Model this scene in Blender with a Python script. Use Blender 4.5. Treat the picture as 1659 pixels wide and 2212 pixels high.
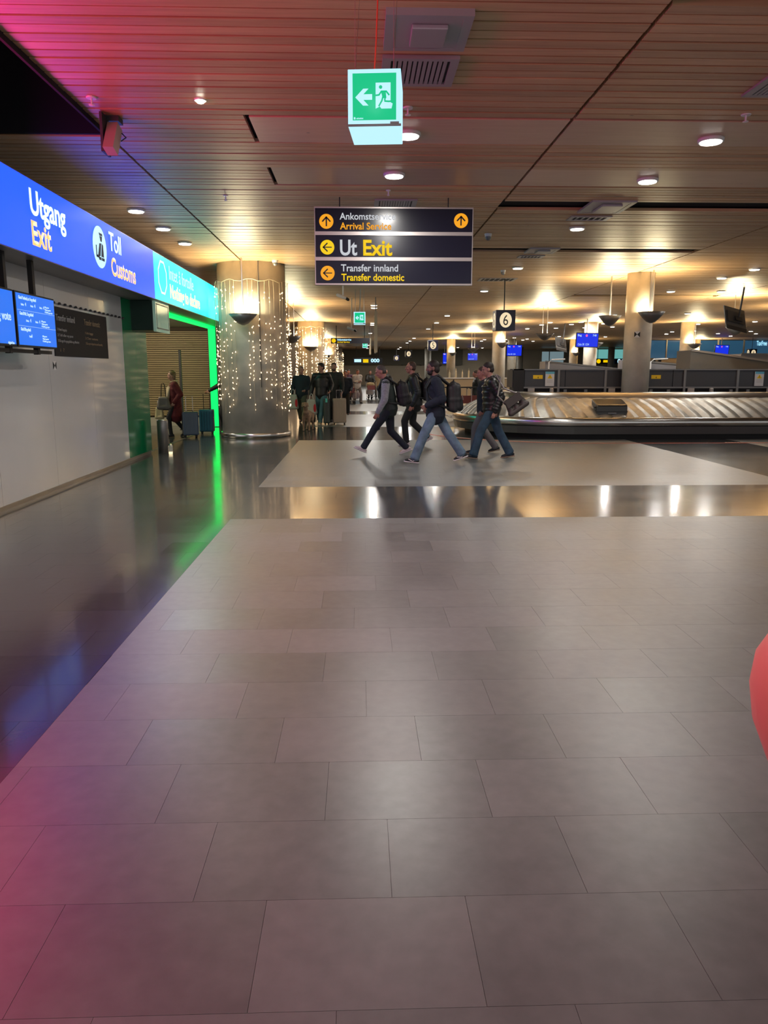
import bpy, bmesh, math, random
from mathutils import Vector, Matrix, Quaternion
random.seed(7)
PI=math.pi
for o in list(bpy.data.objects): bpy.data.objects.remove(o)
SC=bpy.context.scene; COL=SC.collection

# ---------------- camera (eye height 1.57 m, looking along +Y, pitched down) ----------------
cd=bpy.data.cameras.new('camera'); cam=bpy.data.objects.new('camera',cd); COL.objects.link(cam)
cd.sensor_fit='HORIZONTAL'; cd.sensor_width=36.0; cd.lens=36.0*1640/1659
cd.clip_start=.05; cd.clip_end=400
cam.location=(0,0,1.57)
cam.rotation_euler=(math.radians(90-10.501),0,math.radians(-1.837))
SC.camera=cam
# ---------------- world, exposure ----------------
w=bpy.data.worlds.new('world'); SC.world=w; w.use_nodes=True
w.node_tree.nodes['Background'].inputs[0].default_value=(.90,.91,.92,1)
w.node_tree.nodes['Background'].inputs[1].default_value=.85
SC.view_settings.view_transform='Standard'; SC.view_settings.look='None'
SC.view_settings.exposure=.10; SC.view_settings.gamma=1.0; SC.view_settings.use_curve_mapping=False
CEIL=4.05
DOWN_W=26.0; UP_W=170.0

def lamp(name,kind,loc,energy,color,parent=None,rot=(0,0,0),size=.2,angle=2.0,blend=.5):
    l=bpy.data.lights.new(name,kind); l.energy=energy; l.color=color
    if kind=='AREA': l.shape='DISK'; l.size=size
    if kind=='SPOT': l.spot_size=angle; l.spot_blend=blend; l.shadow_soft_size=size
    if kind=='POINT': l.shadow_soft_size=size
    o=bpy.data.objects.new(name,l); COL.objects.link(o); o.location=loc; o.rotation_euler=rot
    if parent: o.parent=parent
    return o

# ---------------- materials ----------------
def new_mat(name):
    m=bpy.data.materials.new(name); m.use_nodes=True; nt=m.node_tree
    return m,nt,nt.nodes,nt.links,nt.nodes['Principled BSDF']
def mat(name,col,rough=.5,metal=0,em=None,es=0,noise=0,nscale=8,bump=0,coat=0,spec=.5,coatr=.1,alpha=None,trans=0,stretch=None,sheen=0):
    m,nt,N,L,b=new_mat(name)
    b.inputs['Base Color'].default_value=(*col,1); b.inputs['Roughness'].default_value=rough
    b.inputs['Metallic'].default_value=metal; b.inputs['Coat Weight'].default_value=coat
    b.inputs['Coat Roughness'].default_value=coatr; b.inputs['Specular IOR Level'].default_value=spec
    b.inputs['Transmission Weight'].default_value=trans
    if em: b.inputs['Emission Color'].default_value=(*em,1); b.inputs['Emission Strength'].default_value=es
    if noise or bump:
        tc=N.new('ShaderNodeTexCoord'); mp=N.new('ShaderNodeMapping'); L.new(tc.outputs['Object'],mp.inputs[0])
        if stretch: mp.inputs['Scale'].default_value=stretch
        nz=N.new('ShaderNodeTexNoise'); nz.inputs['Scale'].default_value=nscale; nz.inputs['Detail'].default_value=6
        L.new(mp.outputs[0],nz.inputs['Vector'])
        if noise:
            r=N.new('ShaderNodeValToRGB'); r.color_ramp.elements[0].position=.3; r.color_ramp.elements[1].position=.7
            r.color_ramp.elements[0].color=(*[c*(1-noise) for c in col],1); r.color_ramp.elements[1].color=(*[min(1,c*(1+noise)) for c in col],1)
            L.new(nz.outputs[0],r.inputs[0]); L.new(r.outputs[0],b.inputs['Base Color'])
        if bump:
            bp=N.new('ShaderNodeBump'); bp.inputs['Strength'].default_value=bump; bp.inputs['Distance'].default_value=.01
            L.new(nz.outputs[0],bp.inputs['Height']); L.new(bp.outputs[0],b.inputs['Normal'])
    return m
def emis(name,col,s): return mat(name,(.02,.02,.02),.35,em=col,es=s,spec=.12)

def m_wood(name,c1,c2,rough=.36,coat=.5):
    m,nt,N,L,b=new_mat(name)
    tc=N.new('ShaderNodeNewGeometry'); oi=N.new('ShaderNodeObjectInfo')
    mp=N.new('ShaderNodeMapping'); mp.inputs['Scale'].default_value=(.6,9,9); L.new(tc.outputs['Position'],mp.inputs[0])
    nz=N.new('ShaderNodeTexNoise'); nz.inputs['Scale'].default_value=3; nz.inputs['Detail'].default_value=8; L.new(mp.outputs[0],nz.inputs['Vector'])
    r=N.new('ShaderNodeValToRGB'); r.color_ramp.elements[0].color=(*c1,1); r.color_ramp.elements[1].color=(*c2,1)
    r.color_ramp.elements[0].position=.32; r.color_ramp.elements[1].position=.68; L.new(nz.outputs[0],r.inputs[0])
    # per-board tone
    hs=N.new('ShaderNodeHueSaturation'); ma=N.new('ShaderNodeMath'); ma.operation='MULTIPLY_ADD'; ma.inputs[1].default_value=.36; ma.inputs[2].default_value=.82
    L.new(oi.outputs['Random'],ma.inputs[0]); L.new(ma.outputs[0],hs.inputs['Value']); L.new(r.outputs[0],hs.inputs['Color'])
    # knots
    vo=N.new('ShaderNodeTexVoronoi'); vo.inputs['Scale'].default_value=1.6; mp2=N.new('ShaderNodeMapping'); mp2.inputs['Scale'].default_value=(.8,1.6,1)
    L.new(tc.outputs['Position'],mp2.inputs[0]); L.new(mp2.outputs[0],vo.inputs['Vector'])
    kr=N.new('ShaderNodeValToRGB'); kr.color_ramp.elements[0].position=.015; kr.color_ramp.elements[0].color=(.1,.05,.03,1); kr.color_ramp.elements[1].position=.04; kr.color_ramp.elements[1].color=(1,1,1,1)
    L.new(vo.outputs['Distance'],kr.inputs[0])
    mx=N.new('ShaderNodeMix'); mx.data_type='RGBA'; mx.blend_type='MULTIPLY'; mx.inputs[0].default_value=1
    L.new(hs.outputs[0],mx.inputs[6]); L.new(kr.outputs[0],mx.inputs[7]); L.new(mx.outputs[2],b.inputs['Base Color'])
    b.inputs['Roughness'].default_value=rough; b.inputs['Coat Weight'].default_value=coat; b.inputs['Coat Roughness'].default_value=.38
    bp=N.new('ShaderNodeBump'); bp.inputs['Strength'].default_value=.15; bp.inputs['Distance'].default_value=.01; L.new(nz.outputs[0],bp.inputs['Height']); L.new(bp.outputs[0],b.inputs['Normal'])
    return m
TW,TD=.6,.41
def m_tile(name,c,var,rough,rvar,coat,coatr,blotch=.25,spec=.5):
    m,nt,N,L,b=new_mat(name)
    g=N.new('ShaderNodeNewGeometry'); sx=N.new('ShaderNodeSeparateXYZ'); L.new(g.outputs['Position'],sx.inputs[0])
    def M(op,a,bv=None,cv=None):
        n=N.new('ShaderNodeMath'); n.operation=op
        for i,x in enumerate((a,bv,cv)):
            if x is None: continue
            if isinstance(x,(int,float)): n.inputs[i].default_value=x
            else: L.new(x,n.inputs[i])
        return n.outputs[0]
    row=M('FLOOR',M('DIVIDE',sx.outputs[1],TD)); off=M('FRACT',M('MULTIPLY',row,.37))
    colm=M('FLOOR',M('ADD',M('DIVIDE',sx.outputs[0],TW),off))
    cb=N.new('ShaderNodeCombineXYZ'); L.new(colm,cb.inputs[0]); L.new(row,cb.inputs[1])
    wn=N.new('ShaderNodeTexWhiteNoise'); wn.noise_dimensions='2D'; L.new(cb.outputs[0],wn.inputs['Vector'])
    nz=N.new('ShaderNodeTexNoise'); nz.inputs['Scale'].default_value=2.2; nz.inputs['Detail'].default_value=9; nz.inputs['Roughness'].default_value=.65; L.new(g.outputs['Position'],nz.inputs['Vector'])
    n2=N.new('ShaderNodeTexNoise'); n2.inputs['Scale'].default_value=14; n2.inputs['Detail'].default_value=8; L.new(g.outputs['Position'],n2.inputs['Vector'])
    v=M('ADD',M('MULTIPLY_ADD',wn.outputs['Value'],var,1-var/2),M('ADD',M('MULTIPLY_ADD',nz.outputs[0],blotch,-blotch/2),M('MULTIPLY_ADD',n2.outputs[0],blotch*.6,-blotch*.3)))
    vm=N.new('ShaderNodeVectorMath'); vm.operation='SCALE'; vm.inputs[0].default_value=c; L.new(v,vm.inputs['Scale']); L.new(vm.outputs[0],b.inputs['Base Color'])
    rr=M('MULTIPLY_ADD',nz.outputs[0],rvar,rough-rvar/2); rr2=M('ADD',rr,M('MULTIPLY_ADD',wn.outputs['Value'],rvar*.5,-rvar*.25)); L.new(rr2,b.inputs['Roughness'])
    b.inputs['Coat Weight'].default_value=coat; b.inputs['Coat Roughness'].default_value=coatr; b.inputs['Specular IOR Level'].default_value=spec
    bp=N.new('ShaderNodeBump'); bp.inputs['Strength'].default_value=.05; bp.inputs['Distance'].default_value=.01; L.new(n2.outputs[0],bp.inputs['Height']); L.new(bp.outputs[0],b.inputs['Normal'])
    return m
def rgb(r,g,b):
    f=lambda c:((c/255+.055)/1.055)**2.4 if c>10 else c/255/12.92
    return (f(r),f(g),f(b))
WOOD=m_wood('varnished pine',(.48,.29,.15),(.60,.38,.20),.46,.26)
VENEER=m_wood('smooth veneer',(.58,.38,.25),(.64,.44,.30),.4,.4)
T_LIGHT=m_tile('grey stone tile',(.146,.157,.154),.34,.40,.14,.45,.33,.8,.6)
T_DARK=m_tile('dark polished stone',(.066,.069,.070),.22,.17,.07,.4,.08,.25,.6)
GROUT=mat('grout',(.22,.205,.19),.8)
WALLG=mat('grey back painted glass',(.60,.61,.62),.10,coat=.5,spec=.6,noise=.04,nscale=1.2)
GREENP=mat('green glass panel',(.0,.20,.07),.12,coat=.3)
DGREEN=mat('dark green lacquer',(.0,.028,.016),.35)
BLACK=mat('matte black',(.012,.012,.013),.6)
VOID=mat('unlit plenum',(.006,.006,.009),.9)
DARKM=mat('dark grey metal',(.045,.046,.05),.45,.3)
GREYM=mat('grey painted metal',(.2,.2,.2),.4,.4)
STEEL=mat('brushed stainless steel',(.62,.6,.57),.24,1,noise=.08,nscale=40,stretch=(.2,1,8))
STEEL2=mat('satin steel rim',(.55,.52,.48),.34,1)
SLAT=mat('worn steel slat',(.40,.39,.355),.46,.6,noise=.18,nscale=6,bump=.1)
CONC=mat('cast concrete',(.42,.40,.34),.62,noise=.18,nscale=2.5,bump=.25)
WHITE=mat('white plastic',(.7,.7,.7),.4)
WARMW=mat('warm grey paint',(.46,.39,.29),.7,noise=.1,nscale=.6)
BROWNW=mat('brown veneer wall',(.17,.10,.05),.5,noise=.2,nscale=2)
SOFF=mat('grey soffit',(.24,.235,.23),.45)
NAVY=mat('dark navy sign panel',(.006,.006,.020),.24,coat=.25,coatr=.16,spec=.35)
RAIL=mat('pinkish aluminium rail',(.55,.5,.48),.35,.8)
BLUE=emis('blue lightbox',(.007,.042,.95),3.1)
TEAL=emis('teal lightbox',(.0,.50,.42),2.4)
REDL=emis('red lightbox',(1,.03,.22),9.5)
GREENL=emis('green led strip',(.0,.5,.055),3.4)
TXTW=emis('white lettering lit',(.60,.84,1),1.5)
TXTB=emis('pale blue lettering lit',(.45,.80,1),1.3)
TXTC=emis('cream lettering lit',(1,.64,.22),1.05)
TXTM=emis('mint lettering lit',(.62,1,.92),1.4)
TXTK=emis('pale lime lettering lit',(.95,1,.42),1.5)
EXITW=emis('white exit box glow',(.50,.86,1.0),1.0)
EXITG=emis('green exit face glow',(.0,.52,.22),1.0)
LW=emis('white sign letters',(.62,.64,.68),.85)
LY=emis('yellow sign letters',(.95,.62,.0),.9)
LO=emis('orange sign letters',(.95,.38,.01),.9)
DIFF=emis('downlight diffuser',(1,.93,.84),9)
BULB=emis('warm fairy bulb',(1,.68,.38),5)
WIRE=mat('pale light wire',(.5,.42,.3),.5)
SCRB=emis('blue screen',(.004,.16,.86),1.0)
SCRT=emis('screen lettering',(.55,.8,1),.9)
CREAM=emis('cream lit disc',(1,.80,.50),.85)
SCRD=emis('royal blue screen',(.008,.03,.75),1.0)
REDLINE=mat('red floor tape',(.55,.06,.03),.5)
TACT=mat('pale tactile strip',(.6,.48,.36),.5)
SKIN=mat('skin',(.42,.22,.16),.55); SKIN2=mat('ruddy skin',(.44,.19,.14),.55); SKIND=mat('tan skin',(.27,.14,.10),.55)
BALL=mat('coral red rubber',(1.0,.40,.29),.5,em=None,coat=.2)
SLATW=mat('pale timber slat',(.46,.33,.16),.5,noise=.1,nscale=3,stretch=(.3,3,3))

# ---------------- builders ----------------
class B:
    def __init__(s): s.bm=bmesh.new()
    def box(s,a,b,bev=0):
        x0,x1=sorted((a[0],b[0]));y0,y1=sorted((a[1],b[1]));z0,z1=sorted((a[2],b[2]))
        r=bmesh.ops.create_cube(s.bm,size=1)['verts']
        for v in r: v.co=Vector(((x0+x1)/2+v.co.x*(x1-x0),(y0+y1)/2+v.co.y*(y1-y0),(z0+z1)/2+v.co.z*(z1-z0)))
        if bev:
            es=list({e for v in r for e in v.link_edges}); bmesh.ops.bevel(s.bm,geom=es,offset=bev,segments=2,affect='EDGES',profile=.6)
        return s
    def lathe(s,prof,c=(0,0,0),n=24,cap=True,a0=0,a1=2*PI):
        full=abs(a1-a0-2*PI)<1e-6; k=n if full else n+1; rings=[]
        for r,z in prof: rings.append([s.bm.verts.new((c[0]+r*math.cos(a0+(a1-a0)*i/n),c[1]+r*math.sin(a0+(a1-a0)*i/n),c[2]+z)) for i in range(k)])
        for a,b in zip(rings,rings[1:]):
            for i in range(n):
                j=(i+1)%k
                s.bm.faces.new((a[i],a[j],b[j],b[i]))
        if cap and full:
            s.bm.faces.new(rings[0][::-1]); s.bm.faces.new(rings[-1])
        return s
    def cap(s,p0,r0,p1,r1,n=10,hs=3,flat=1.0,fdir=None):
        p0=Vector(p0);p1=Vector(p1);a=(p1-p0); Ln=a.length
        if Ln<1e-6: a=Vector((0,0,1))
        a=a.normalized(); u=a.orthogonal().normalized()
        if fdir is not None:
            u=Vector(fdir)-a*a.dot(Vector(fdir)); u=u.normalized()
        v=a.cross(u); rings=[]
        spec=[(-r0*math.cos(t),r0*math.sin(t)) for t in [PI/2*k/hs for k in range(1,hs+1)]]
        for d,r in spec: rings.append((p0+a*d,r))
        for t in [PI/2*k/hs for k in range(hs,0,-1)]: rings.append((p1+a*(r1*math.cos(t)),r1*math.sin(t)))
        R=[[s.bm.verts.new(c+u*(r*flat*math.cos(2*PI*i/n))+v*(r*math.sin(2*PI*i/n))) for i in range(n)] for c,r in rings]
        for A,Bq in zip(R,R[1:]):
            for i in range(n): s.bm.faces.new((A[i],A[(i+1)%n],Bq[(i+1)%n],Bq[i]))
        t0=s.bm.verts.new(p0-a*r0); t1=s.bm.verts.new(p1+a*r1)
        for i in range(n): s.bm.faces.new((t0,R[0][(i+1)%n],R[0][i])); s.bm.faces.new((t1,R[-1][i],R[-1][(i+1)%n]))
        return s
    def ell(s,c,r,rot=None,seg=14,rings=9):
        M=Matrix.Translation(Vector(c))@(rot.to_4x4() if rot is not None else Matrix())@Matrix.Diagonal((*r,1))
        bmesh.ops.create_uvsphere(s.bm,u_segments=seg,v_segments=rings,radius=1,matrix=M); return s
    def tube(s,pts,r,n=6):
        pts=[Vector(p) for p in pts]; R=[]
        for i,p in enumerate(pts):
            d=(pts[min(i+1,len(pts)-1)]-pts[max(i-1,0)]).normalized(); u=Vector((0,0,1)) if abs(d.z)<.9 else Vector((1,0,0))
            u=(u-d*u.dot(d)).normalized(); v=d.cross(u)
            R.append([s.bm.verts.new(p+u*r*math.cos(2*PI*k/n)+v*r*math.sin(2*PI*k/n)) for k in range(n)])
        for A,Bq in zip(R,R[1:]):
            for i in range(n): s.bm.faces.new((A[i],A[(i+1)%n],Bq[(i+1)%n],Bq[i]))
        s.bm.faces.new(R[0][::-1]); s.bm.faces.new(R[-1]); return s
    def prism(s,poly,F,d):      # poly of (u,v); F maps (u,v,n)->xyz
        a=[s.bm.verts.new(F(u,v,0)) for u,v in poly]; b=[s.bm.verts.new(F(u,v,d)) for u,v in poly]; n=len(poly)
        s.bm.faces.new(a[::-1]); s.bm.faces.new(b)
        for i in range(n): s.bm.faces.new((a[i],a[(i+1)%n],b[(i+1)%n],b[i]))
        return s
    def quadbox(s,pts8):
        v=[s.bm.verts.new(p) for p in pts8]
        for f in ((0,3,2,1),(4,5,6,7),(0,1,5,4),(1,2,6,5),(2,3,7,6),(3,0,4,7)): s.bm.faces.new([v[i] for i in f])
        return s
    def mesh(s,name,m,smooth=False,recalc=True):
        if recalc: bmesh.ops.recalc_face_normals(s.bm,faces=s.bm.faces)
        me=bpy.data.meshes.new(name); s.bm.to_mesh(me); s.bm.free()
        if m: me.materials.append(m)
        if smooth: me.polygons.foreach_set('use_smooth',[True]*len(me.polygons))
        return me
def root_loc(p):
    while p.parent: p=p.parent
    return p.location.copy()
def obj(name,b,m,parent=None,smooth=False,world=True,label=None,kind=None):
    """one mesh object; geometry given in world coordinates when world=True"""
    me=b if isinstance(b,bpy.types.Mesh) else b.mesh(name,m,smooth)
    if parent is not None and world: me.transform(Matrix.Translation(-root_loc(parent)))
    o=bpy.data.objects.new(name,me); COL.objects.link(o)
    if parent is not None: o.parent=parent
    if label: o['label']=label
    if kind: o['kind']=kind
    return o
def thing(name,label,cat,loc=(0,0,0),group=None,rz=0):
    o=bpy.data.objects.new(name,None); COL.objects.link(o); o.location=loc; o.rotation_euler=(0,0,rz); o.empty_display_size=.1
    o['label']=label; o['category']=cat
    if group: o['group']=group
    return o
def tag(o,label,cat,group=None):
    o['label']=label;o['category']=cat
    if group:o['group']=group
    return o
def struct(name,b,m,**k):
    o=obj(name,b,m,**k); o['kind']='structure'; return o
def copy_tree(o,parent=None):
    c=o.copy(); COL.objects.link(c)
    if parent is not None: c.parent=parent
    for ch in o.children: copy_tree(ch,c)
    return c
TMP=bpy.data.scenes.new('tmp')
def evalmesh(o):
    TMP.collection.objects.link(o); vl=TMP.view_layers[0]; vl.update(); dg=vl.depsgraph
    me=bpy.data.meshes.new_from_object(o.evaluated_get(dg)); TMP.collection.objects.unlink(o); return me
def remesh(b,voxel,smooth,m,name='body'):
    me=b.mesh('t',None); o=bpy.data.objects.new('t',me)
    r=o.modifiers.new('r','REMESH'); r.mode='VOXEL'; r.voxel_size=voxel; r.use_smooth_shade=True
    if smooth: s=o.modifiers.new('s','SMOOTH'); s.factor=.5; s.iterations=smooth
    out=evalmesh(o); bpy.data.objects.remove(o); bpy.data.meshes.remove(me)
    out.name=name; out.materials.clear(); out.materials.append(m); out.polygons.foreach_set('use_smooth',[True]*len(out.polygons)); return out
def text(s,F,u0,v0,width,cap,m,parent,name='lettering',bold=.012,depth=.004,skew=0):
    """flat raised lettering: left edge u0, baseline v0, total width, height of the tallest glyph"""
    c=bpy.data.curves.new('t','FONT'); c.body=s; c.size=1; c.offset=bold; c.extrude=0; c.resolution_u=4
    o=bpy.data.objects.new('t',c); me=evalmesh(o); bpy.data.objects.remove(o); bpy.data.curves.remove(c)
    xs=[v.co.x for v in me.vertices]; ys=[v.co.y for v in me.vertices]
    if not xs: return None
    x0,x1=min(xs),max(xs); y1=max(ys)
    b=bmesh.new(); b.from_mesh(me); bpy.data.meshes.remove(me)
    if width is None: width=(x1-x0)*cap/y1
    geo=bmesh.ops.extrude_face_region(b,geom=b.faces[:])
    top={v for v in geo['geom'] if isinstance(v,bmesh.types.BMVert)}
    for v in b.verts:
        n=depth if v in top else 0
        u=u0+(v.co.x-x0)/(x1-x0)*width; vv=v0+v.co.y/y1*cap
        v.co=Vector(F(u,vv,n))
    bb=B(); bb.bm.free(); bb.bm=b
    return obj(name,bb,m,parent)
def circ(u,v,r,n=28,rv=None): rv=rv or r; return [(u+r*math.cos(2*PI*i/n),v+rv*math.sin(2*PI*i/n)) for i in range(n)]
def FX(x): return lambda u,v,n:(x+n,u,v)          # panel facing +X, u runs along +Y
def FY(y): return lambda u,v,n:(u,y-n,v)          # panel facing -Y (towards the viewer)
def rect(u0,v0,u1,v1): return [(u0,v0),(u1,v0),(u1,v1),(u0,v1)]
def stroke(b,pts,wd,F,d):
    for (a,c) in zip(pts,pts[1:]):
        dx,dy=c[0]-a[0],c[1]-a[1]; l=math.hypot(dx,dy); nx,ny=-dy/l*wd/2,dx/l*wd/2; ex,ey=dx/l*wd*.3,dy/l*wd*.3
        b.prism([(a[0]-ex+nx,a[1]-ey+ny),(a[0]-ex-nx,a[1]-ey-ny),(c[0]+ex-nx,c[1]+ey-ny),(c[0]+ex+nx,c[1]+ey+ny)],F,d)
    return b

# ================= FLOOR =================
floor=struct('floor',B().box((-14,-6,-.2),(52,92,-.006)),GROUT)
ZX=[(-14,-1.4,'d'),(-1.4,6.2,'l'),(6.2,8.6,'d'),(8.6,15.8,'l'),(15.8,18.2,'d'),(18.2,40,'l')]
ZY=[(-6,8.1,'l'),(8.1,10.4,'d'),(10.4,17.65,'l'),(17.65,21.9,'d'),(21.9,28.3,'l'),(28.3,30.6,'d'),(30.6,37.8,'l'),(37.8,42.1,'d')]
near=[];far={'l':B(),'d':B()}
def addq(b,x0,x1,y0,y1,z1=0,z0=-.03):
    v=[b.bm.verts.new(p) for p in ((x0,y0,z0),(x1,y0,z0),(x1,y1,z0),(x0,y1,z0),(x0,y0,z1),(x1,y0,z1),(x1,y1,z1),(x0,y1,z1))]
    for f in ((4,5,6,7),(0,1,5,4),(1,2,6,5),(2,3,7,6),(3,0,4,7)): b.bm.faces.new([v[i] for i in f])
for xa,xb,kx in ZX:
    for ya,yb,ky in ZY:
        k='d' if 'd' in (kx,ky) else 'l'
        r=math.floor(ya/TD)
        while r*TD<yb:
            y0=max(ya,r*TD); y1=min(yb,(r+1)*TD); off=(r*.37)%1.0
            if y1-y0>.03:
                c=math.floor(xa/TW+off)
                while (c-off)*TW<xb:
                    x0=max(xa,(c-off)*TW); x1=min(xb,(c+1-off)*TW); c+=1
                    if x1-x0<.02: continue
                    g=.0006
                    xm,ym=(x0+x1)/2,(y0+y1)/2
                    vis=ym>1.15 and abs(xm-.03*ym)<.56*ym+.35 and xm>-4.05
                    if vis and ym<10.2: near.append((ym+abs(xm)*.2,k,x0+g,x1-g,y0+g,y1-g))
                    elif ym<24 or (ym<42): addq(far[k],x0+g,x1-g,y0+g,y1-g)
            r+=1
near.sort(); 
for i,(q,k,x0,x1,y0,y1) in enumerate(near):
    if i<296:
        b=B(); addq(b,x0,x1,y0,y1); obj('floor_tile',b,T_LIGHT if k=='l' else T_DARK,floor)
    else: addq(far[k],x0,x1,y0,y1)
addq(far['l'],-14,52,42.11,92); addq(far['l'],40.01,52,-6,42.1)
obj('light_floor_tiles',far['l'],T_LIGHT,floor,kind='stuff'); obj('dark_floor_tiles',far['d'],T_DARK,floor,kind='stuff')

# ================= CEILING =================
ceil=struct('ceiling',B().box((-2.66,-6,4.12),(52,92,4.3)).box((-9,8.79,4.12),(-2.7,92,4.3)),VOID)
b=B().box((-9,-6,6.2),(-2.6,8.9,6.3)).box((-9,8.78,4.06),(-2.7,8.82,6.2)).box((-2.665,-6,4.0),(-2.64,8.9,6.2)).box((-9.1,-6,3.0),(-9,8.9,6.2))
struct('wall_plenum',b,VOID)
obj('edge_trim',B().box((-2.70,-6,4.035),(-2.665,8.8,4.10)),mat('white metal edge',(.6,.6,.65),.4),ceil)
PX_=[(-9,-2.69),(-2.655,2.135),(2.17,7.085),(7.12,12.0),(12.035,16.9),(16.935,21.7),(21.735,26.5),(26.535,36),(36.03,52)]
BP=.15; stuffB=B(); nb=0
SLOT1=(11.85,12.5); SLOT2=(16.15,16.65); SLOT0=(5.35,5.75); SLOT3=(25.7,26.3)
def skips(x0,x1,ym):
    """holes and plain strips in the boarding -> list of kept x spans"""
    if x1<-2.6 and ym<8.85: return []
    if x0>2 and SLOT0[0]<ym<SLOT0[1]: return []
    if x0>2 and SLOT1[0]<ym<SLOT1[1]: return []
    if 2<x0<7 and SLOT2[0]<ym<SLOT2[1]: return []
    if 7<x0<12 and SLOT3[0]<ym<SLOT3[1]: return []
    if 8.17<ym<9.0 or 10.0<ym<10.9:
        if -2.7<x0<-2.6: return [(x0,-1.13)]
        if x0>-2: return []
    return [(x0,x1)]
y=-6
while y<91:
    st=BP if y<44 else .45
    for (x0,x1) in PX_:
        for (a,c) in skips(x0,x1,y+st/2):
            dz=random.uniform(-.003,.003); gp=.009+random.random()*.005 if st==BP else .02
            if 4.4<y<13.2 and x0<7.2:
                bb=B().box((a,y+gp,CEIL+dz),(c,y+st-gp,CEIL+.045)); obj('ceiling_board',bb,WOOD,ceil); nb+=1
            else: stuffB.box((a,y+gp,CEIL+dz),(c,y+st-gp,CEIL+.045))
    y+=st
obj('far_ceiling_boards',stuffB,WOOD,ceil,kind='stuff')
for (x0,x1) in PX_[1:]:
    for (ya,yb) in ((8.16,9.0),(10.02,10.9)):
        xa=-1.08 if x0<0 else x0
        obj('veneer_strip',B().box((xa,ya,CEIL),(x1,yb,CEIL+.05)),VENEER,ceil)

# ---- slot diffusers, vents, sprinklers
def vent(x0,x1,y0,y1,label,slats=10,plate=False,drop=.02,group=None,tilt=0):
    t=thing('ceiling_vent',label,'vent',((x0+x1)/2,(y0+y1)/2,CEIL-drop),group)
    z=CEIL-drop; fm=GREYV
    fr=B().box((x0,y0,z),(x1,y0+.05,CEIL)).box((x0,y1-.05,z),(x1,y1,CEIL)).box((x0,y0+.05,z),(x0+.07,y1-.05,CEIL)).box((x1-.07,y0+.05,z),(x1,y1-.05,CEIL))
    obj('frame',fr,fm,t); 
    if plate:
        obj('face_plate',B().box((x0+.07,y0+.05,z+.004),(x1-.07,y1-.05,CEIL-.002)),fm,t)
        obj('raised_plate',B().box((x0+.19,y0+.14,z-.03),(x1-.17,y1-.14,z+.003),.008),fm,t)
    else:
        obj('duct_backing',B().box((x0+.07,y0+.05,CEIL-.004),(x1-.07,y1-.05,CEIL-.001)),BLACK,t)
        for i in range(slats):
            xx=x0+.085+(x1-x0-.17)*(i+.5)/slats
            obj('slat',B().box((xx-.017,y0+.05,z+.003),(xx+.012,y1-.05,z+.012)),fm,t)
    return t
GREYV=mat('silver grey vent metal',(.36,.34,.36),.4,.3)
vent(.2,.82,5.8,6.4,'silver square ceiling unit with raised centre plate, nearest the top edge of the frame',plate=True,drop=.05)
vent(.2,.82,6.6,7.2,'silver slotted vent just behind the hanging green exit box',11,drop=.03)
vent(.24,.87,11.75,12.3,'slotted grey ceiling vent right above the three-panel sign',12)
vent(3.5,4.1,6.85,7.4,'slotted grey ceiling vent at the right edge of the frame',11)
vent(3.45,4.12,11.72,12.55,'pale grille plate bridging the nearer dark ceiling slot',6,plate=True,drop=.03)
vent(3.45,4.12,12.85,13.2,'small pale plate on the boards beyond the nearer dark slot',5,drop=.02)
vent(3.5,4.12,16.08,16.72,'pale grille plate bridging the farther dark ceiling slot',6,plate=True,drop=.03)
vent(3.5,4.05,17.1,17.45,'small pale plate on the boards beyond the farther dark slot',5,drop=.02)
vent(3.3,4.3,21.2,21.9,'faint square plate on the ceiling left of the number 6 rod',6,drop=.015)
def sprinkler(x,y,label,s=1):
    t=thing('ceiling_sprinkler',label,'sprinkler',(x,y,CEIL))
    obj('rose',B().lathe([(.0001,-.012),(.045*s,-.012),(.05*s,0)],(x,y,CEIL),16),WHITE,t)
    obj('head',B().lathe([(.012,-.075),(.028*s,-.07),(.028*s,-.064),(.009,-.06),(.009,-.012)],(x,y,CEIL),12),WHITE,t)
sprinkler(-2.45,7.65,'pink-lit sprinkler beside the black ceiling opening')
sprinkler(.48,7.83,'sprinkler in the boards right of the green exit box')
sprinkler(3.81,7.92,'sprinkler in the boards near the right edge, before the plain strip')
sprinkler(.42,11.2,'tiny sprinkler between the plain strip and the vent over the sign',.7)
sprinkler(-1.9,11.6,'tiny sprinkler in the teal-lit boards left of the seam',.7)
def dome(x,y,label):
    t=thing('dome_camera',label,'camera',(x,y,CEIL))
    obj('mount',B().lathe([(.06,-.05),(.07,0)],(x,y,CEIL),16),WHITE,t); obj('dome',B().ell((x,y,CEIL-.06),(.055,.055,.06)),GREYM,t,True)
dome(2.38,14.56,'white dome camera right of the three-panel sign'); dome(3.6,19.6,'white dome camera with dark lens beside a downlight, right of the sign')
dome(1.96,17.5,'small dome camera on the ceiling left of the farther dark slot')
dome(-1.9,18.1,'white sensor on the ceiling at the right shoulder of the big column')

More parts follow.
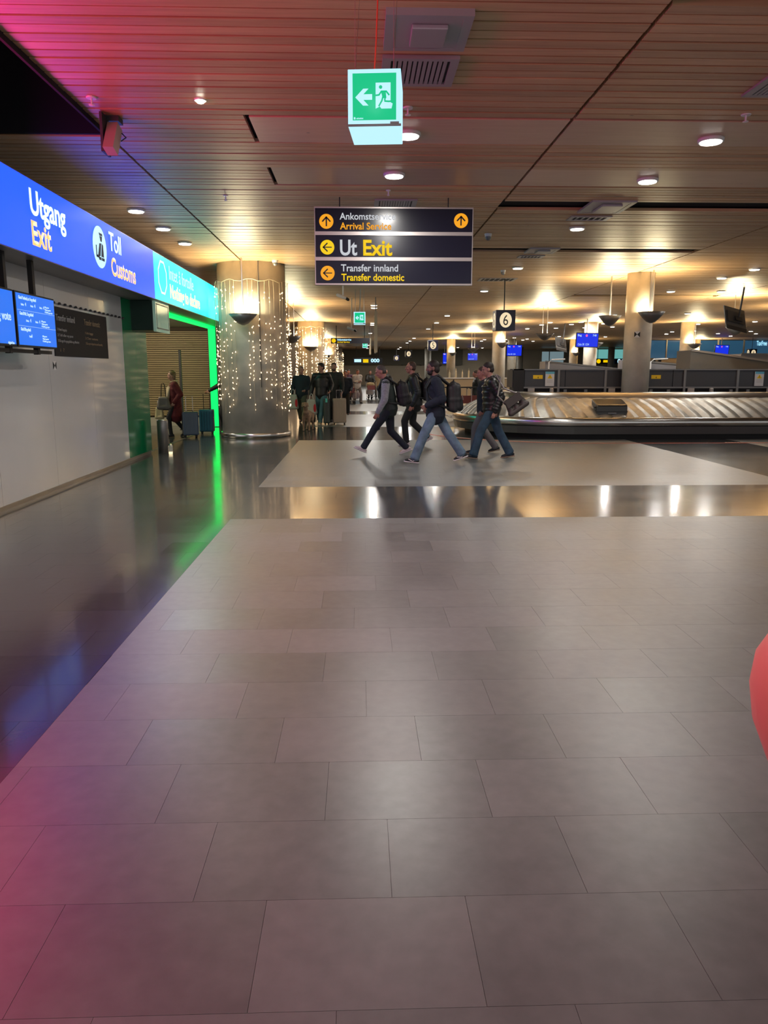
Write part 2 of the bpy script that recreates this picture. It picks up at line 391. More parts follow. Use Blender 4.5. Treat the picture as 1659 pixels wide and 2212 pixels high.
# ---- downlights
DISC=None
def downlight(x,y,label,group=None,r=.135,power=DOWN_W,ringm=None):
    global DISC
    t=thing('downlight',label,'light',(x,y,CEIL),group)
    if DISC is None:
        DISC=(B().lathe([(.112,-.034),(.135,-.034),(.138,0),(.112,0)],(0,0,0),24,cap=False).mesh('trim',WHITE,True),
              B().lathe([(.112,-.045),(.111,-.005)],(0,0,0),24).mesh('diffuser',DIFF))
    for nme,me in zip(('trim_ring','diffuser'),DISC):
        o=bpy.data.objects.new(nme,me); COL.objects.link(o); o.parent=t
    if power: lamp('lamp','AREA',(0,0,-.06),power,(1,.97,.91),t,(0,0,0),.22)
    return t
DOT_NEAR=[(-3.46,12.6,'leftmost of three downlights over the blue sign'),(-3.42,14.1,'middle of three downlights over the teal sign'),(-3.39,15.66,'farthest of three downlights over the teal sign'),
 (.53,8.62,'downlight peeking out right of the green exit box'),(.46,10.3,'downlight in the second plain strip above the three-panel sign'),(3.83,8.72,'brightest round downlight near the right edge, in the first plain strip'),
 (3.8,10.48,'round downlight in the second plain strip at the right'),(3.83,13.87,'round downlight between the two dark ceiling slots'),(3.85,19.04,'downlight beside the dome camera right of the sign'),
 (3.9,24.36,'downlight left of the hanging number 6, before the far rows'),(9.7,19.08,'downlight right of the concrete column, nearest the right edge'),(9.72,20.84,'second downlight right of the concrete column, above the tilted monitor')]
for x,y,l in DOT_NEAR: downlight(x,y,l,power=40 if 8<y<14.5 and x>-3 else 26)
t=thing('spotlight','small glaring spotlight in the pink-lit boards','light',(-1.46,7.68,CEIL)); 
obj('lens',B().lathe([(.001,-.03),(.03,-.028),(.04,0)],(-1.46,7.68,CEIL),16),emis('spot lens',(1,.95,.75),30),t); obj('trim_ring',B().lathe([(.04,-.012),(.055,-.012),(.058,0),(.04,0)],(-1.46,7.68,CEIL),16,cap=False),WHITE,t)
lamp('lamp','SPOT',(0,0,-.05),60,(1,.9,.75),t,(0,0,0),.05,2.2)
OFF=[(-1.4,3.0),(.5,3.2),(3.83,3.4),(-1.4,-.6),(.5,-.6),(3.83,0),(7.6,3.4),(7.6,8.7),(8.6,13.9)]  # unseen fill downlights, added to brighten the near floor
for x,y in OFF: downlight(x,y,'round white fill downlight added outside the visible part of the ceiling','fill downlights added outside the frame',power=7)
FAR=[(4.071,45.784),(4.16,58.786),(4.193,64.1),(4.223,68.213),(4.313,80.956),(4.399,86.748),(.868,74.276),(.902,84.111),(.738,51.149),(3.96,35.004),(3.986,40.041),(9.81,41.655),(9.788,39.705),(9.855,45.403),(11.376,44.73),(11.291,41.162),(11.248,39.254),(12.897,44.213),(11.552,57.591),(11.477,60.655),(13.043,61.578),(12.962,59.663),(14.449,64.16),(14.344,55.383),(10.099,63.91),(9.916,61.144),(10.341,81.073),(11.763,79.5),(13.163,82.569),(9.765,24.337),(11.345,24.286),(11.308,34.318),(12.749,38.667),(12.823,40.521),(14.231,43.396),(14.212,33.41),(17.931,40.75),(19.785,48.655),(20.541,51.447),(20.747,47.625),(23.696,50.719),(26.288,54.281),(24.445,47.89),(26.362,50.945),(19.899,38.651),(17.792,55.713),(.57,29.67),(.6,30.9),(.71,40.5),(.72,42),(.78,63)]
for i,(x,y) in enumerate(FAR): downlight(x,y,'round white downlight far off in the warm-lit wooden ceiling','far downlights',power=(75 if y<60 else 120) if i%2==0 or y<35 else 0)

# ================= LEFT WALL, SOFFIT, PORTAL =================
WX=-4.05
wl=struct('wall_left',B().box((WX-.25,-6,.03),(WX-.02,14.93,2.83)),GREYM)
ys=[13.49]; 
while ys[-1]>-6: ys.append(ys[-1]-1.62)
for a,c in zip(ys[1:],ys[:-1]): obj('wall_panel',B().box((WX-.02,max(a,-6)+.003,.06),(WX,c-.003,2.81)),WALLG,wl)
obj('wall_panel',B().box((WX-.02,13.493,.06),(WX+.003,14.21,2.81)),GREENP,wl,label='green glass wall panel'); obj('wall_panel',B().box((WX-.02,14.215,.06),(WX+.003,14.93,2.81)),GREENP,wl,label='green glass wall panel')
obj('wall_panel',B().box((WX-.25,14.93,.06),(WX,14.94,2.81)),GREENP,wl,label='green wall end panel')
struct('baseboard_left',B().box((WX-.2,-6,0),(WX-.015,14.93,.05)).box((WX-.2,-6,.05),(WX+.012,14.93,.062)),mat('pale base rail',(.42,.38,.33),.3,.8))
sof=struct('soffit',B().box((-6.5,-6,2.81),(-3.56,24,2.86)),SOFF); 
struct('wall_left_far',B().box((-4.6,22.85,0),(-4.25,91,CEIL)),BROWNW)
struct('wall_above_soffit',B().box((-6.6,-6,2.8),(-6.5,24,4.1)),WARMW)
# fascia lightbox sign: three coloured lengths
SX=-3.53
fs=thing('fascia_sign','long blue and teal lit fascia sign reading Utgang Exit, Toll Customs, Nothing to declare','sign',(SX,8,2.81))
obj('casing',B().box((SX-.16,-6,2.80),(SX-.005,23.6,3.615)),GREYM,fs)
bl=obj('blue_face',B().box((SX-.005,7.6,2.813),(SX,13.75,3.603)),BLUE,fs,label='blue lit sign face'); te=obj('teal_face',B().box((SX-.005,13.755,2.813),(SX,23.6,3.603)),TEAL,fs,label='teal lit sign face')
obj('red_face',B().box((SX-.005,1.5,2.813),(SX,7.595,3.603)),REDL,fs,label='red lit sign face')
F=FX(SX)
text('Utgang',F,8.75,3.248,1.0,.262,TXTW,bl,bold=.018); text('Exit',F,8.74,2.93,.53,.25,TXTC,bl,bold=.03,depth=.001)
obj('customs_emblem_disc',B().prism(circ(10.965,3.235,.275),F,.003),TXTB,bl)
ib=B(); G=lambda u,v,n:F(10.965+u,3.235+v,.0035+n)
ib.prism([(-.02,.19),(.12,.19),(.12,.155),(.0,.155)],G,.002); ib.prism([(.0,.15),(.11,.15),(.09,.08),(.03,.08)],G,.002)
stroke(ib,[(-.15,.0),(-.15,-.13),(-.05,-.13)],.035,G,.002); ib.prism([(-.02,.05),(.06,.06),(.0,-.12),(-.10,-.12)],G,.002); ib.prism([(.08,.06),(.13,.04),(.14,-.12),(.03,-.12)],G,.002)
stroke(ib,[(-.06,-.15),(.02,-.15)],.04,G,.002); stroke(ib,[(.06,-.15),(.15,-.15)],.04,G,.002)
obj('customs_emblem',ib,mat('navy emblem',(.005,.03,.15),.5),bl)
text('Toll',F,11.38,3.265,.54,.25,TXTW,bl,bold=.006); text('Customs',F,11.42,2.93,1.2,.25,TXTC,bl,bold=.03,depth=.001)
oc=[(14.33+.29*math.sin(PI/8+i*PI/4)/math.cos(PI/8)*.97,3.228+.27*math.cos(PI/8+i*PI/4)/math.cos(PI/8)) for i in range(8)]
ob=B(); stroke(ob,oc+[oc[0]],.035,F,.003); obj('octagon_outline',ob,TXTM,te)
text('Intet å fortolle',F,14.83,3.255,2.1,.245,TXTB,te,bold=0.0); text('Nothing to declare',F,14.85,2.925,2.68,.25,TXTK,te,bold=.014)
# bracket box on the ceiling above the sign
t=thing('wall_washer','small angled metal bracket unit hanging under the ceiling at the corner of the black opening','fixture',(-2.45,8.1,3.66))
obj('housing',B().quadbox([(-2.44,7.85,3.68),(-2.34,7.85,3.68),(-2.34,8.0,3.64),(-2.44,8.0,3.64),(-2.47,8.15,3.99),(-2.37,8.15,3.99),(-2.37,8.3,3.95),(-2.47,8.3,3.95)]),mat('salmon unit',(.5,.35,.3),.5),t)
obj('bracket',B().box((-2.50,8.0,3.68),(-2.475,8.22,4.04)).box((-2.5,8.15,4.0),(-2.36,8.3,CEIL)),DARKM,t)
obj('cable',B().tube([(-2.35,8.2,3.9),(-2.31,8.2,3.86),(-2.33,8.1,3.8)],.006),BLACK,t)
# green portal
t=thing('portal_frame','glowing green led frame around the customs doorway','doorframe',(WX,22,0))
obj('header_strip',B().box((WX-.17,14.96,2.74),(WX,21.95,2.80)),GREENL,t); obj('jamb_strip',B().box((WX-.17,21.95,0.02),(WX+.02,22.0,2.8)),GREENL,t)
obj('jamb_post',B().box((WX-.2,22.0,0),(WX+.12,22.25,2.8)),DARKM,t)
obj('edge_trim',B().box((WX+.03,21.96,0),(WX+.09,22.0,2.8)),BLACK,t)
# slatted screen wall
sw=struct('wall_slatted',B().box((-10,22.7,0),(-4.25,22.8,2.81)),mat('dark backing',(.07,.045,.022),.7)); 
n=46
for i in range(n):
    z=.30+i*(2.42/n); obj('slat',B().box((-10,22.60,z),(-4.25,22.69,z+.032)),SLATW,sw)
obj('plinth',B().box((-10,22.58,0.0),(-4.25,22.7,.24)),mat('light plinth',(.42,.38,.31),.6),sw)
struct('wall_corridor_left',B().box((-10.2,14,0),(-10,22.8,2.81)),WARMW)
t=thing('black_post','slim black upright post in front of the slatted screen','post',(-4.82,21,0)); obj('post',B().box((-4.85,20.97,0),(-4.79,21.03,2.13)),BLACK,t); obj('foot',B().lathe([(.09,0),(.09,.012),(.02,.02)],(-4.82,21,0),16),BLACK,t)
lamp('corridor_lamp','AREA',(-6.0,18.6,2.75),105,(1,.84,.56),None,(math.radians(48),0,0),1.0)
t=thing('threshold_strip','pale metal threshold strip on the floor of the customs doorway','threshold',(WX,18,0)); obj('strip',B().box((-4.2,15.0,0.0005),(-4.12,21.9,.004)),STEEL2,t)
# hanging green box
t=thing('hanging_sign_box','dark green box sign with pale glass end under the soffit before the doorway','sign',(-3.85,14.4,2.3))
obj('box',B().box((-4.2,14.02,2.29),(-3.66,14.95,2.81),.01),DGREEN,t); obj('end_panel',B().box((-3.655,14.0,2.27),(-3.60,14.97,2.81),.006),mat('pale green glass',(.30,.42,.34),.15,em=(.3,.5,.38),es=.25),t)
obj('end_frame',stroke(B(),[(14.06,2.33),(14.06,2.75),(14.9,2.75),(14.9,2.33),(14.06,2.33)],.02,FX(-3.60),.004),GREYM,t)
t=thing('bollard','short grey steel bollard at the end of the green wall','bollard',(-3.83,14.95,0)); obj('post',B().lathe([(.105,0),(.105,.62),(.098,.64)],(-3.83,14.95,0),28),mat('satin grey bollard',(.25,.24,.23),.35,.6),t,True); obj('cap',B().lathe([(.098,.64),(.09,.648)],(-3.83,14.95,0),28),STEEL2,t)
t=thing('glass_lantern','small glass tealight lantern on the floor beside the bollard','lantern',(-3.64,14.72,0))
obj('glass',B().lathe([(.04,.0),(.045,.06),(.045,.15),(.035,.17)],(-3.64,14.72,0),16),mat('clear ribbed glass',(.8,.8,.75),.1,trans=.7),t,True); obj('lid',B().lathe([(.037,.17),(.037,.185),(.01,.2)],(-3.64,14.72,0),16),STEEL,t)
obj('candle',B().lathe([(.025,.01),(.025,.05)],(-3.64,14.72,0),12),emis('candle glow',(1,.8,.5),2),t)
# dark info panel on the glass wall
t=thing('transfer_notice','dark grey transfer information panel on the glossy grey wall','sign',(WX,11.5,1.77))
F=FX(WX+.012); obj('board',B().box((WX,10.45,1.77),(WX+.012,12.63,2.42)),mat('charcoal board',(.03,.03,.032),.7,spec=.15),t)
tw=mat('dull white print',(.35,.35,.35),.5); to=mat('dull tan print',(.24,.17,.10),.5)
text('Transfer innland',F,10.55,2.24,.68,.085,tw,t); text('Transfer domestic',F,11.6,2.24,.70,.085,to,t)
for j,(s1,s2) in enumerate((('1 Hent bagasje','1 Collect baggage'),('2 Toll eller ny pose','2 Clear customs'),('3 Gå opp til avgangshallen og sikkerhet','3 Go up to departures and security'))):
    text(s1,F,10.57,2.11-.075*j,.34+.22*j,.035,tw,t,bold=0); text(s2,F,11.62,2.11-.075*j,.34+.2*j,.035,to,t,bold=0)
text('i  ?',F,10.62,1.83,.14,.05,to,t)
def bowtie(F,u,v,s,lab,loc):
    t=thing('wayfinding_mark',lab,'sign',loc)
    obj('white_half',B().prism([(u-s,v+s),(u+s,v+s),(u,v)],F,.002).prism([(u-s,v-s),(u+s,v-s),(u,v)],F,.002),WHITE,t)
    obj('black_half',B().prism([(u-s,v+s*.9),(u-s,v-s*.9),(u,v)],F,.003).prism([(u+s,v+s*.9),(u+s,v-s*.9),(u,v)],F,.003),BLACK,t)
bowtie(FX(WX+.001),10.42,1.645,.055,'small black and white hourglass mark on the grey wall below the panel',(WX,10.42,1.6))
# row of raised dark dots along a thin bar on the wall
t=thing('wall_dot_row','row of small dark dots across the grey wall above the information panel','rail',(WX,12,2.45))
for i in range(16):
    yy=10.5+i*.2; obj('stud',B().lathe([(.018,-.02),(.022,0),(.012,.012)],(WX+.02,yy,2.47),8),DARKM,t)
obj('rail',B().box((WX,10.4,2.455),(WX+.008,13.6,2.465)),GREYM,t)
# screens
def poly_screen(y0,y1,z0,z1,label,content):
    t=thing('information_screen',label,'screen',(-3.64,(y0+y1)/2,z0))
    obj('bezel',B().box((-3.70,y0,z0),(-3.612,y1,z1),.006),BLACK,t)
    F=FX(-3.612); d=obj('display',B().prism(rect(y0+.02,z0+.02,y1-.02,z1-.02),F,.003),SCRB,t); G=lambda u,v,n:F(u,v,.003+n)
    content(G,d); return t
def c2(F,d):
    for j,(tt,vz) in enumerate((('Gate F Innland, nr. 4 og utland',2.34),('Gate D Nr. 2 og utland',2.175),('Gate E M og utland',2.01))):
        text(tt,F,8.45,vz-.01,.44-.1*j,.035,SCRT,d,bold=.01)
        for k in range(3-j%3 if j<2 else 1):
            text('Belte',F,8.5+k*.24+(.1 if j else 0)+(.05 if j==2 else 0),vz-.075,.07,.022,SCRT,d,bold=.01,depth=.002); text('4',F,8.6+k*.24+(.1 if j else 0),vz-.075,.02,.035,SCRT,d,bold=.01)
        for k in range(3): text(('60 gram','Til gate og retur','1 kolli og retur')[k],F,9.12 if j==0 else 9.0 ,vz-.055-.028*k,.12+.05*k,.018,SCRT,d,bold=.008)
    for vz in (2.215,2.05): obj('rule_line',B().prism(rect(8.4,vz,9.4,vz+.003),F,.001),SCRT,d)
def c1(F,d):
    text('Velg en kø og vote',F,7.35,2.09,.88,.085,SCRT,d,bold=.012); text('digital kø',F,8.12,1.85,.14,.025,SCRT,d)
poly_screen(8.37,9.42,1.83,2.41,'blue hanging screen with lists of flights, right of the pair',c2)
poly_screen(7.28,8.33,1.83,2.41,'blue hanging screen cut off by the left edge of the frame',c1)
t=thing('screen_hanger','black twin poles hanging the blue screens from the soffit','bracket',(-3.74,8.7,2.81))
for yy in (7.6,8.4,9.12): obj('pole',B().box((-3.76,yy-.03,1.76),(-3.705,yy+.03,2.81)),BLACK,t)
obj('rail',B().box((-3.755,7.3,1.77),(-3.71,9.5,1.81)),BLACK,t)

# ================= COLUMNS =================
def column(x,y,r,label,ring=False,group=None,n=40):
    t=thing('concrete_column',label,'column',(x,y,0),group)
    obj('shaft',B().lathe([(r,.0),(r,CEIL+.05)],(x,y,0),n),CONC,t,True)
    if ring: obj('base_ring',B().lathe([(r+.005,0),(r+.05,0),(r+.05,.10),(r+.03,.12),(r+.005,.12)],(x,y,0),n,cap=False),STEEL,t,True)
    else: obj('base_ring',B().lathe([(r+.004,0),(r+.02,0),(r+.02,.08),(r+.004,.08)],(x,y,0),n,cap=False),STEEL2,t,True)
    return t
c1_=column(-2.56,18.9,.8,'thick concrete column wrapped in fairy lights beside the teal sign',True,n=56)
obj('control_joint',B().box((-2.30,18.125,1.2),(-2.285,18.16,CEIL)),DARKM,c1_)
column(-2.45,39.9,.68,'thick concrete column wrapped in fairy lights behind the walking travellers',True)
column(-2.45,60.6,.68,'farther thick column in the left row, its curtain of lights seen over heads'); column(-2.45,81.3,.68,'farthest thick column of the left row')
cr=column(7.28,20.12,.345,'slim concrete column rising through the baggage carousel'); 
obj('conduit',B().box((7.40,19.76,3.0),(7.44,19.80,CEIL)),STEEL,cr)
for (x,y,l) in ((7.2,39.8,'slim column behind the hanging number 6'),(16.9,39.6,'slim column left of the tilted monitor back, far right'),(11.95,39.8,'slim column below the nearer royal blue screen'),
    (7.2,60.6,'slim column over the head of the man in the navy jacket'),(16.9,60.6,'slim column right of the hanging monitor back'),(26.6,60.6,'slim column before the dark shop windows'),(12.,60.6,'slim column right of the second royal blue screen'),
    (7.2,81.,'small far column between number 5 and the navy jacket man'),(16.9,81,'small far column left of the royal blue screen pole'),(26.6,81,'small far column left of the carousel column')):
    column(x,y,.335,l)
bowtie(lambda u,v,n:(u,19.76-n,v),7.13,2.50,.075,'black and white hourglass mark on the slim carousel column',(7.13,19.76,2.4))
# uplight bowls
def bowl(x,y,z,r,label,rods=True,power=UP_W,rod1=False,h=None):
    t=thing('uplight_bowl',label,'light',(x,y,z)); h=h or .27
    prof=[(.03,-h),(r*.35,-h*.86),(r*.62,-h*.55),(r,-.0),(r-.012,0),(r*.6,-h*.5),(r*.3,-h*.8),(.02,-h*.9)]
    obj('bowl',B().lathe(prof,(x,y,z),28),mat('dark steel bowl',(.16,.155,.15),.4,.5) if 'bm' not in globals() else globals()['bm'],t,True)
    rd=B()
    if rod1: rd.tube([(x,y,z-.1),(x,y,CEIL)],.018)
    else:
        for s in (-.09,.09): rd.tube([(x+s,y,z-.12),(x+s,y,CEIL)],.012)
    obj('rod',rd,STEEL2,t)
    obj('lamp_glass',B().lathe([(.001,-.05),(.10,-.05),(.10,-.10)],(x,y,z),16),emis('uplight glass',(1,.82,.5),1.5),t)
    if power: lamp('lamp','AREA',(0,-.05,-.02),power*(1.7 if y>25 else .8),(1,.85,.52),t,(PI,0,0),r*1.5)
    return t
bowl(-2.6,17.66,2.83,.32,'steel uplight bowl on the near fairy-lit column',rod1=True,h=.24)
bowl(7.34,19.42,3.03,.33,'steel uplight bowl on the front of the carousel column',rod1=True)
bowl(6.72,20.75,3.03,.3,'uplight bowl peeking out left of the carousel column',rod1=True)
bowl(7.3,30.4,3.03,.36,'dark hanging uplight bowl between number 6 and the monitor back')
bowl(7.3,49.5,3.03,.36,'hanging uplight bowl over the head of the puffer jacket man')
bowl(-2.5,29.0,2.85,.36,'dark hanging uplight bowl right beside the fairy-lit column')
bowl(-2.4,38.82,2.78,.36,'uplight bowl on the second fairy-lit column',rod1=True)
bowl(17.0,38.88,2.95,.36,'uplight bowl on the slim column left of the tilted monitor',rod1=True)
bowl(7.25,39.14,3.0,.3,'uplight bowl on the slim column under number 6',rod1=True); bowl(7.25,59.93,3.0,.3,'uplight bowl on the slim column over the navy jacket man',rod1=True)
bowl(12.1,39.14,3.0,.3,'uplight bowl under the nearer royal blue screen',rod1=True); bowl(-2.45,59.5,2.8,.3,'uplight bowl on the third left column',rod1=True)
bowl(16.9,59.93,3.0,.3,'uplight bowl far off right of the monitor back',rod1=True); bowl(26.6,59.93,3.0,.3,'uplight bowl by the dark shop windows',rod1=True)
bowl(12.5,25.5,3.03,.33,'hanging uplight bowl just past the right edge of the frame'); bowl(16.9,29.,3.03,.33,'hanging uplight bowl hidden behind the tilted monitor')
# fairy light curtains
def curtain(cx,cy,r,ztop,zbot,n,label,br,join=False,seed=1,dens=1.0):
    R=random.Random(seed); t=thing('fairy_light_curtain',label,'lights',(cx,cy,ztop))
    obj('suspension_wire',B().tube([(cx,cy+r,ztop),(cx,cy+r,CEIL)],.004,4),WIRE,t) if label.startswith('narrow') else None
    obj('top_wire',B().tube([(cx+r*math.cos(a*PI/20),cy+r*math.sin(a*PI/20),ztop+.03*math.sin(a*1.7)) for a in range(41)],.005,5),WIRE,t)
    allb=B()
    for i in range(n):
        a=2*PI*(i+R.uniform(-.3,.3))/n
        if not join and .2<((a-PI*1.42)/.16)%9<1.2 and R.random()<.6 and math.sin(a)<0: continue
        zb=zbot+R.uniform(-.1,.35); x,y=cx+r*math.cos(a),cy+r*math.sin(a); pts=[];z=ztop;k=0
        while z>zb: pts.append((x+R.uniform(-.008,.008),y+R.uniform(-.008,.008),z)); z-=.25
        pts.append((x,y,zb))
        s=None
        if not join: s=obj('strand',B().tube(pts,.0035,4),WIRE,t)
        bb=allb if join else B(); z=ztop-R.uniform(0,.3)
        while z>zb:
            g=(1 if z<2.7 else .55)
            if R.random()<dens*(.9 if z<2.6 else .5):
                for q in range(1 if R.random()<.7 else 2):
                    px,py=x+R.uniform(-.018,.018),y+R.uniform(-.018,.018)
                    rr=br*R.uniform(.75,1.2)
                    bmesh.ops.create_cone(bb.bm,segments=5,radius1=rr,radius2=rr*.45,depth=rr*2.6,cap_ends=True,matrix=Matrix.Translation((px,py,z+R.uniform(-.02,.02))))
            z-=R.uniform(.08,.17)
        if not join: obj('bulbs',bb,BULB,s,kind='stuff')
    if join: obj('bulbs',allb,BULB,t,kind='stuff')
    return t
curtain(-2.56,18.9,.86,3.62,.62,40,'curtain of warm fairy lights hanging round the near thick column',.0105,seed=3,dens=.72)
curtain(-2.45,39.9,.80,3.75,.8,30,'curtain of warm fairy lights round the second column, behind the travellers',.02,seed=5,dens=.9)
curtain(-3.3,32.0,.5,3.5,.6,16,'narrow curtain of fairy lights in the gap right of the near column',.017,seed=6,dens=.8)
curtain(-2.45,60.6,.8,3.75,.8,26,'curtain of fairy lights round the third column, above the dark coat man',.02,True,7,.6)
curtain(-2.45,81.3,.8,3.75,.3,26,'farthest curtain of fairy lights left of the white jacket traveller',.024,True,8,.7)

# ================= SIGNS =================
SY=11.6
t=thing('direction_sign','large dark three-panel hanging sign: Ankomstservice, Ut Exit, Transfer innland','sign',(.52,SY,2.8))
F=FY(SY)
for k,(z0,z1) in enumerate(((3.565,3.885),(3.21,3.515),(2.84,3.16))):
    p=obj('sign_panel',B().box((-.625,SY,z0),(1.66,SY+.09,z1)),NAVY,t)
    G=lambda u,v,n:F(u,v,.001+n)
    if k==0:
        text('Ankomstservice',G,-.27,3.732,.81,.092,LW,p,bold=.012); text('Arrival Service',G,-.267,3.597,.745,.095,LO,p,bold=.016)
        for cu in (-.464,1.494):
            cv=3.705 if cu<0 else 3.725
            d=obj('arrow_disc',B().prism(circ(cu,cv,.103),G,.002),LO,p)
        for cu,cv in ((-.464,3.705),(1.494,3.725)):
            H2=lambda u,v,n,cu=cu,cv=cv:G(cu+u,cv+v,.003+n); a=B(); stroke(a,[(0,-.062),(0,.045)],.02,H2,.002); stroke(a,[(-.055,.0),(0,.058),(.055,.0)],.02,H2,.002); obj('up_arrow',a,BLACK,p)
    else:
        cv=3.347 if k==1 else 2.985
        obj('arrow_disc',B().prism(circ(-.455,cv,.103),G,.002),LY if k==1 else LO,p)
        H2=lambda u,v,n:G(-.455+u,cv+v,.003+n); a=B(); stroke(a,[(.062,0),(-.045,0)],.014,H2,.002); stroke(a,[(0,.055),(-.058,0),(0,-.055)],.018,H2,.002); obj('left_arrow',a,BLACK,p)
        if k==1: text('Ut',G,-.27,3.24,.25,.213,LW,p,bold=.022); text('Exit',G,.068,3.24,.425,.213,LY,p,bold=.026)
        else: text('Transfer innland',G,-.258,3.012,.837,.098,LW,p,bold=.016); text('Transfer domestic',G,-.254,2.88,.923,.098,LY,p,bold=.02)
rl=B()
for (z0,z1) in ((3.515,3.565),(3.16,3.21),(3.885,3.905),(2.818,2.84)): rl.box((-.632,SY-.012,z0),(1.667,SY+.10,z1))
rl.box((-.637,SY-.01,2.818),(-.625,SY+.1,3.905)).box((1.66,SY-.01,2.818),(1.672,SY+.1,3.905)); obj('frame_rail',rl,RAIL,t)
for x in (-.27,1.31): obj('hanger_rod',B().tube([(x,SY+.05,3.9),(x,SY+.05,CEIL)],.008),BLACK,t)

def exit_sign(cx,cy,z0,s,label,far=False,rz=0):
    """cube shaped emergency exit lamp, s = width"""
    t=thing('exit_sign',label,'sign',(cx,cy,z0),rz=rz); k=s/.33
    W=lambda b,n,m,p=t:obj(n,b,m,p,world=False)
    body=W(B().box((-s/2,0,0),(s/2,.40*k,.33*k),.004),'light_box',EXITW)
    F=lambda u,v,n:(u,-n,v)
    g=W(B().prism(rect(-.135*k,.035*k,.137*k,.305*k),F,.002),'green_face',EXITG,body); Fg=lambda u,v,n:F(u*k,v*k,.0025+n)
    W(B().prism([(-.118,.167),(-.068,.216),(-.036,.216),(-.068,.184),(-.013,.184),(-.013,.152),(-.068,.152),(-.036,.119),(-.070,.119)],Fg,.002),'arrow',EXITW,body)
    W(B().prism([(.009,.249),(.102,.249),(.102,.135),(.115,.128),(.108,.100),(.045,.100),(.035,.112),(.009,.100)],Fg,.002),'door_shape',EXITW,body)
    Fm=lambda u,v,n:Fg(u,v,.0025+n); r=B().prism(circ(.040,.223,.0105,14),Fm,.002)
    for a in ([(.012,.176),(.030,.178),(.045,.198)],[(.045,.198),(.075,.198),(.092,.178)],[(.070,.172),(.066,.148)],[(.066,.142),(.090,.140),(.108,.141)],[(.055,.170),(.048,.145),(.030,.115)]): stroke(r,a,.0095,Fm,.002)
    r.prism([(.042,.202),(.072,.200),(.076,.160),(.052,.158)],Fm,.002); W(r,'running_figure',EXITG,body)
    W(B().box((-s/2-.003,-.004,-.002),(s/2+.003,-.001,.012*k)).box((.10*k,-.005,.012*k),(.155*k,-.001,.024*k)),'lower_trim',GREYM)
    if not far:
        text('Glamox' if False else 'ZUMTOBEL',lambda u,v,n:Fg(u,v,.001+n),-.115,.042,.05,.007,EXITW,None) if False else None
        b=B().prism([(-.128,.04),(-.118,.04),(-.118,.05),(-.124,.054),(-.128,.05)],Fg,.002)
        for i in range(8): b.prism(rect(-.112+i*.0055,.041,-.1085+i*.0055,.047+(i%3)*.001),Fg,.002)
        W(b,'maker_mark',EXITW,body)
    top=CEIL-z0
    wr=B(); 
    for u in ((-.12,0.0),(.12,0.0)): wr.tube([(u[0]*k,.03*k,.33*k),(u[0]*k,.03*k,top)],.0015 if not far else .006,4); wr.tube([(u[0]*k,.03*k,.33*k),(u[0]*k+.012*k,.3*k,top)],.0015 if not far else .006,4)
    W(wr,'suspension_wire',STEEL2)
    W(B().tube([(.0,.02*k,.33*k),(.003*k,.02*k,.36*k),(.012*k,.02*k,.5*k),(.03*k,.02*k,top)],.0045 if not far else .014),'power_cable',mat('cable tinted by red light' if not far else 'white cable',(.8,.07,.03) if not far else (.6,.6,.6),.4))  # near cable has the red light falling on it put into its base colour
    lamp('lamp','POINT',(0,-.1,.15),.6,(.5,.9,1),t,size=.05)
    return t
exit_sign(.105,5.2,3.105,.335,'lit green emergency exit box nearest the camera, hung on wires',rz=math.radians(-5))
exit_sign(.02,24.0,3.0,.36,'small lit exit box seen under the three-panel sign',True)
exit_sign(.42,55,3.2,.36,'tiny far exit box above the white jacket traveller',True)
# number cubes
def numcube(x,y,txt,label):
    t=thing('number_sign',label,'sign',(x,y,2.66)); s=.265
    obj('cube',B().box((x-s,y-s,2.66),(x+s,y+s,3.2),.008),NAVY,t)
    for F in (FY(y-s),FX(x+s),(lambda u,v,n:(x-s-n,2*y-u,v))):
        cu=x if F(0,0,0)[0]==0 else y
        obj('lit_disc',B().prism(circ(cu,2.935,.165,28,.20),F,.004),CREAM,t)
        G=lambda u,v,n:F(u,v,.005+n)
        text(txt,G,cu-.065,2.80,.13,.27,BLACK,t,'numeral',bold=0.0)
    obj('hanger_rod',B().tube([(x,y,3.2),(x,y,CEIL)],.016),BLACK,t)
numcube(3.97,21.3,'6','hanging cube sign with number 6 in a cream disc'); numcube(3.95,41.6,'5','hanging cube sign with number 5, farther off')
numcube(3.95,62,'4','hanging cube sign with number 4, far off'); numcube(3.95,82,'3','hanging cube sign with number 3, farthest off')
numcube(29.3,57,'8','small cube sign with a cream disc under the tilted monitor at right')
# second direction sign and edge-on signs
def strip_sign(x0,x1,y,z0,z1,label):
    t=thing('direction_sign',label,'sign',((x0+x1)/2,y,z0)); p=obj('sign_panel',B().box((x0,y,z0),(x1,y+.1,z1)),NAVY,t); F=FY(y)
    G=lambda u,v,n:F(u,v,.001+n); w_=x1-x0; h=z1-z0
    obj('arrow_disc',B().prism(circ(x0+.07*w_,(z0+z1)/2,h*.38),G,.004),LY,p); 
    text('Ankomstservice',G,x0+.16*w_,z0+h*.52,w_*.36,h*.36,TXTB,p,bold=.02); text('Arrival Service',G,x0+.16*w_,z0+h*.12,w_*.32,h*.3,LY,p,bold=.02)
    for x in (x0+.3,x1-.3): obj('hanger_rod',B().tube([(x,y+.05,z1),(x,y+.05,CEIL)],.02),BLACK,t)
strip_sign(-1.55,.60,43,3.08,3.38,'narrow dark hanging sign reading Ankomstservice, seen far under the big sign')
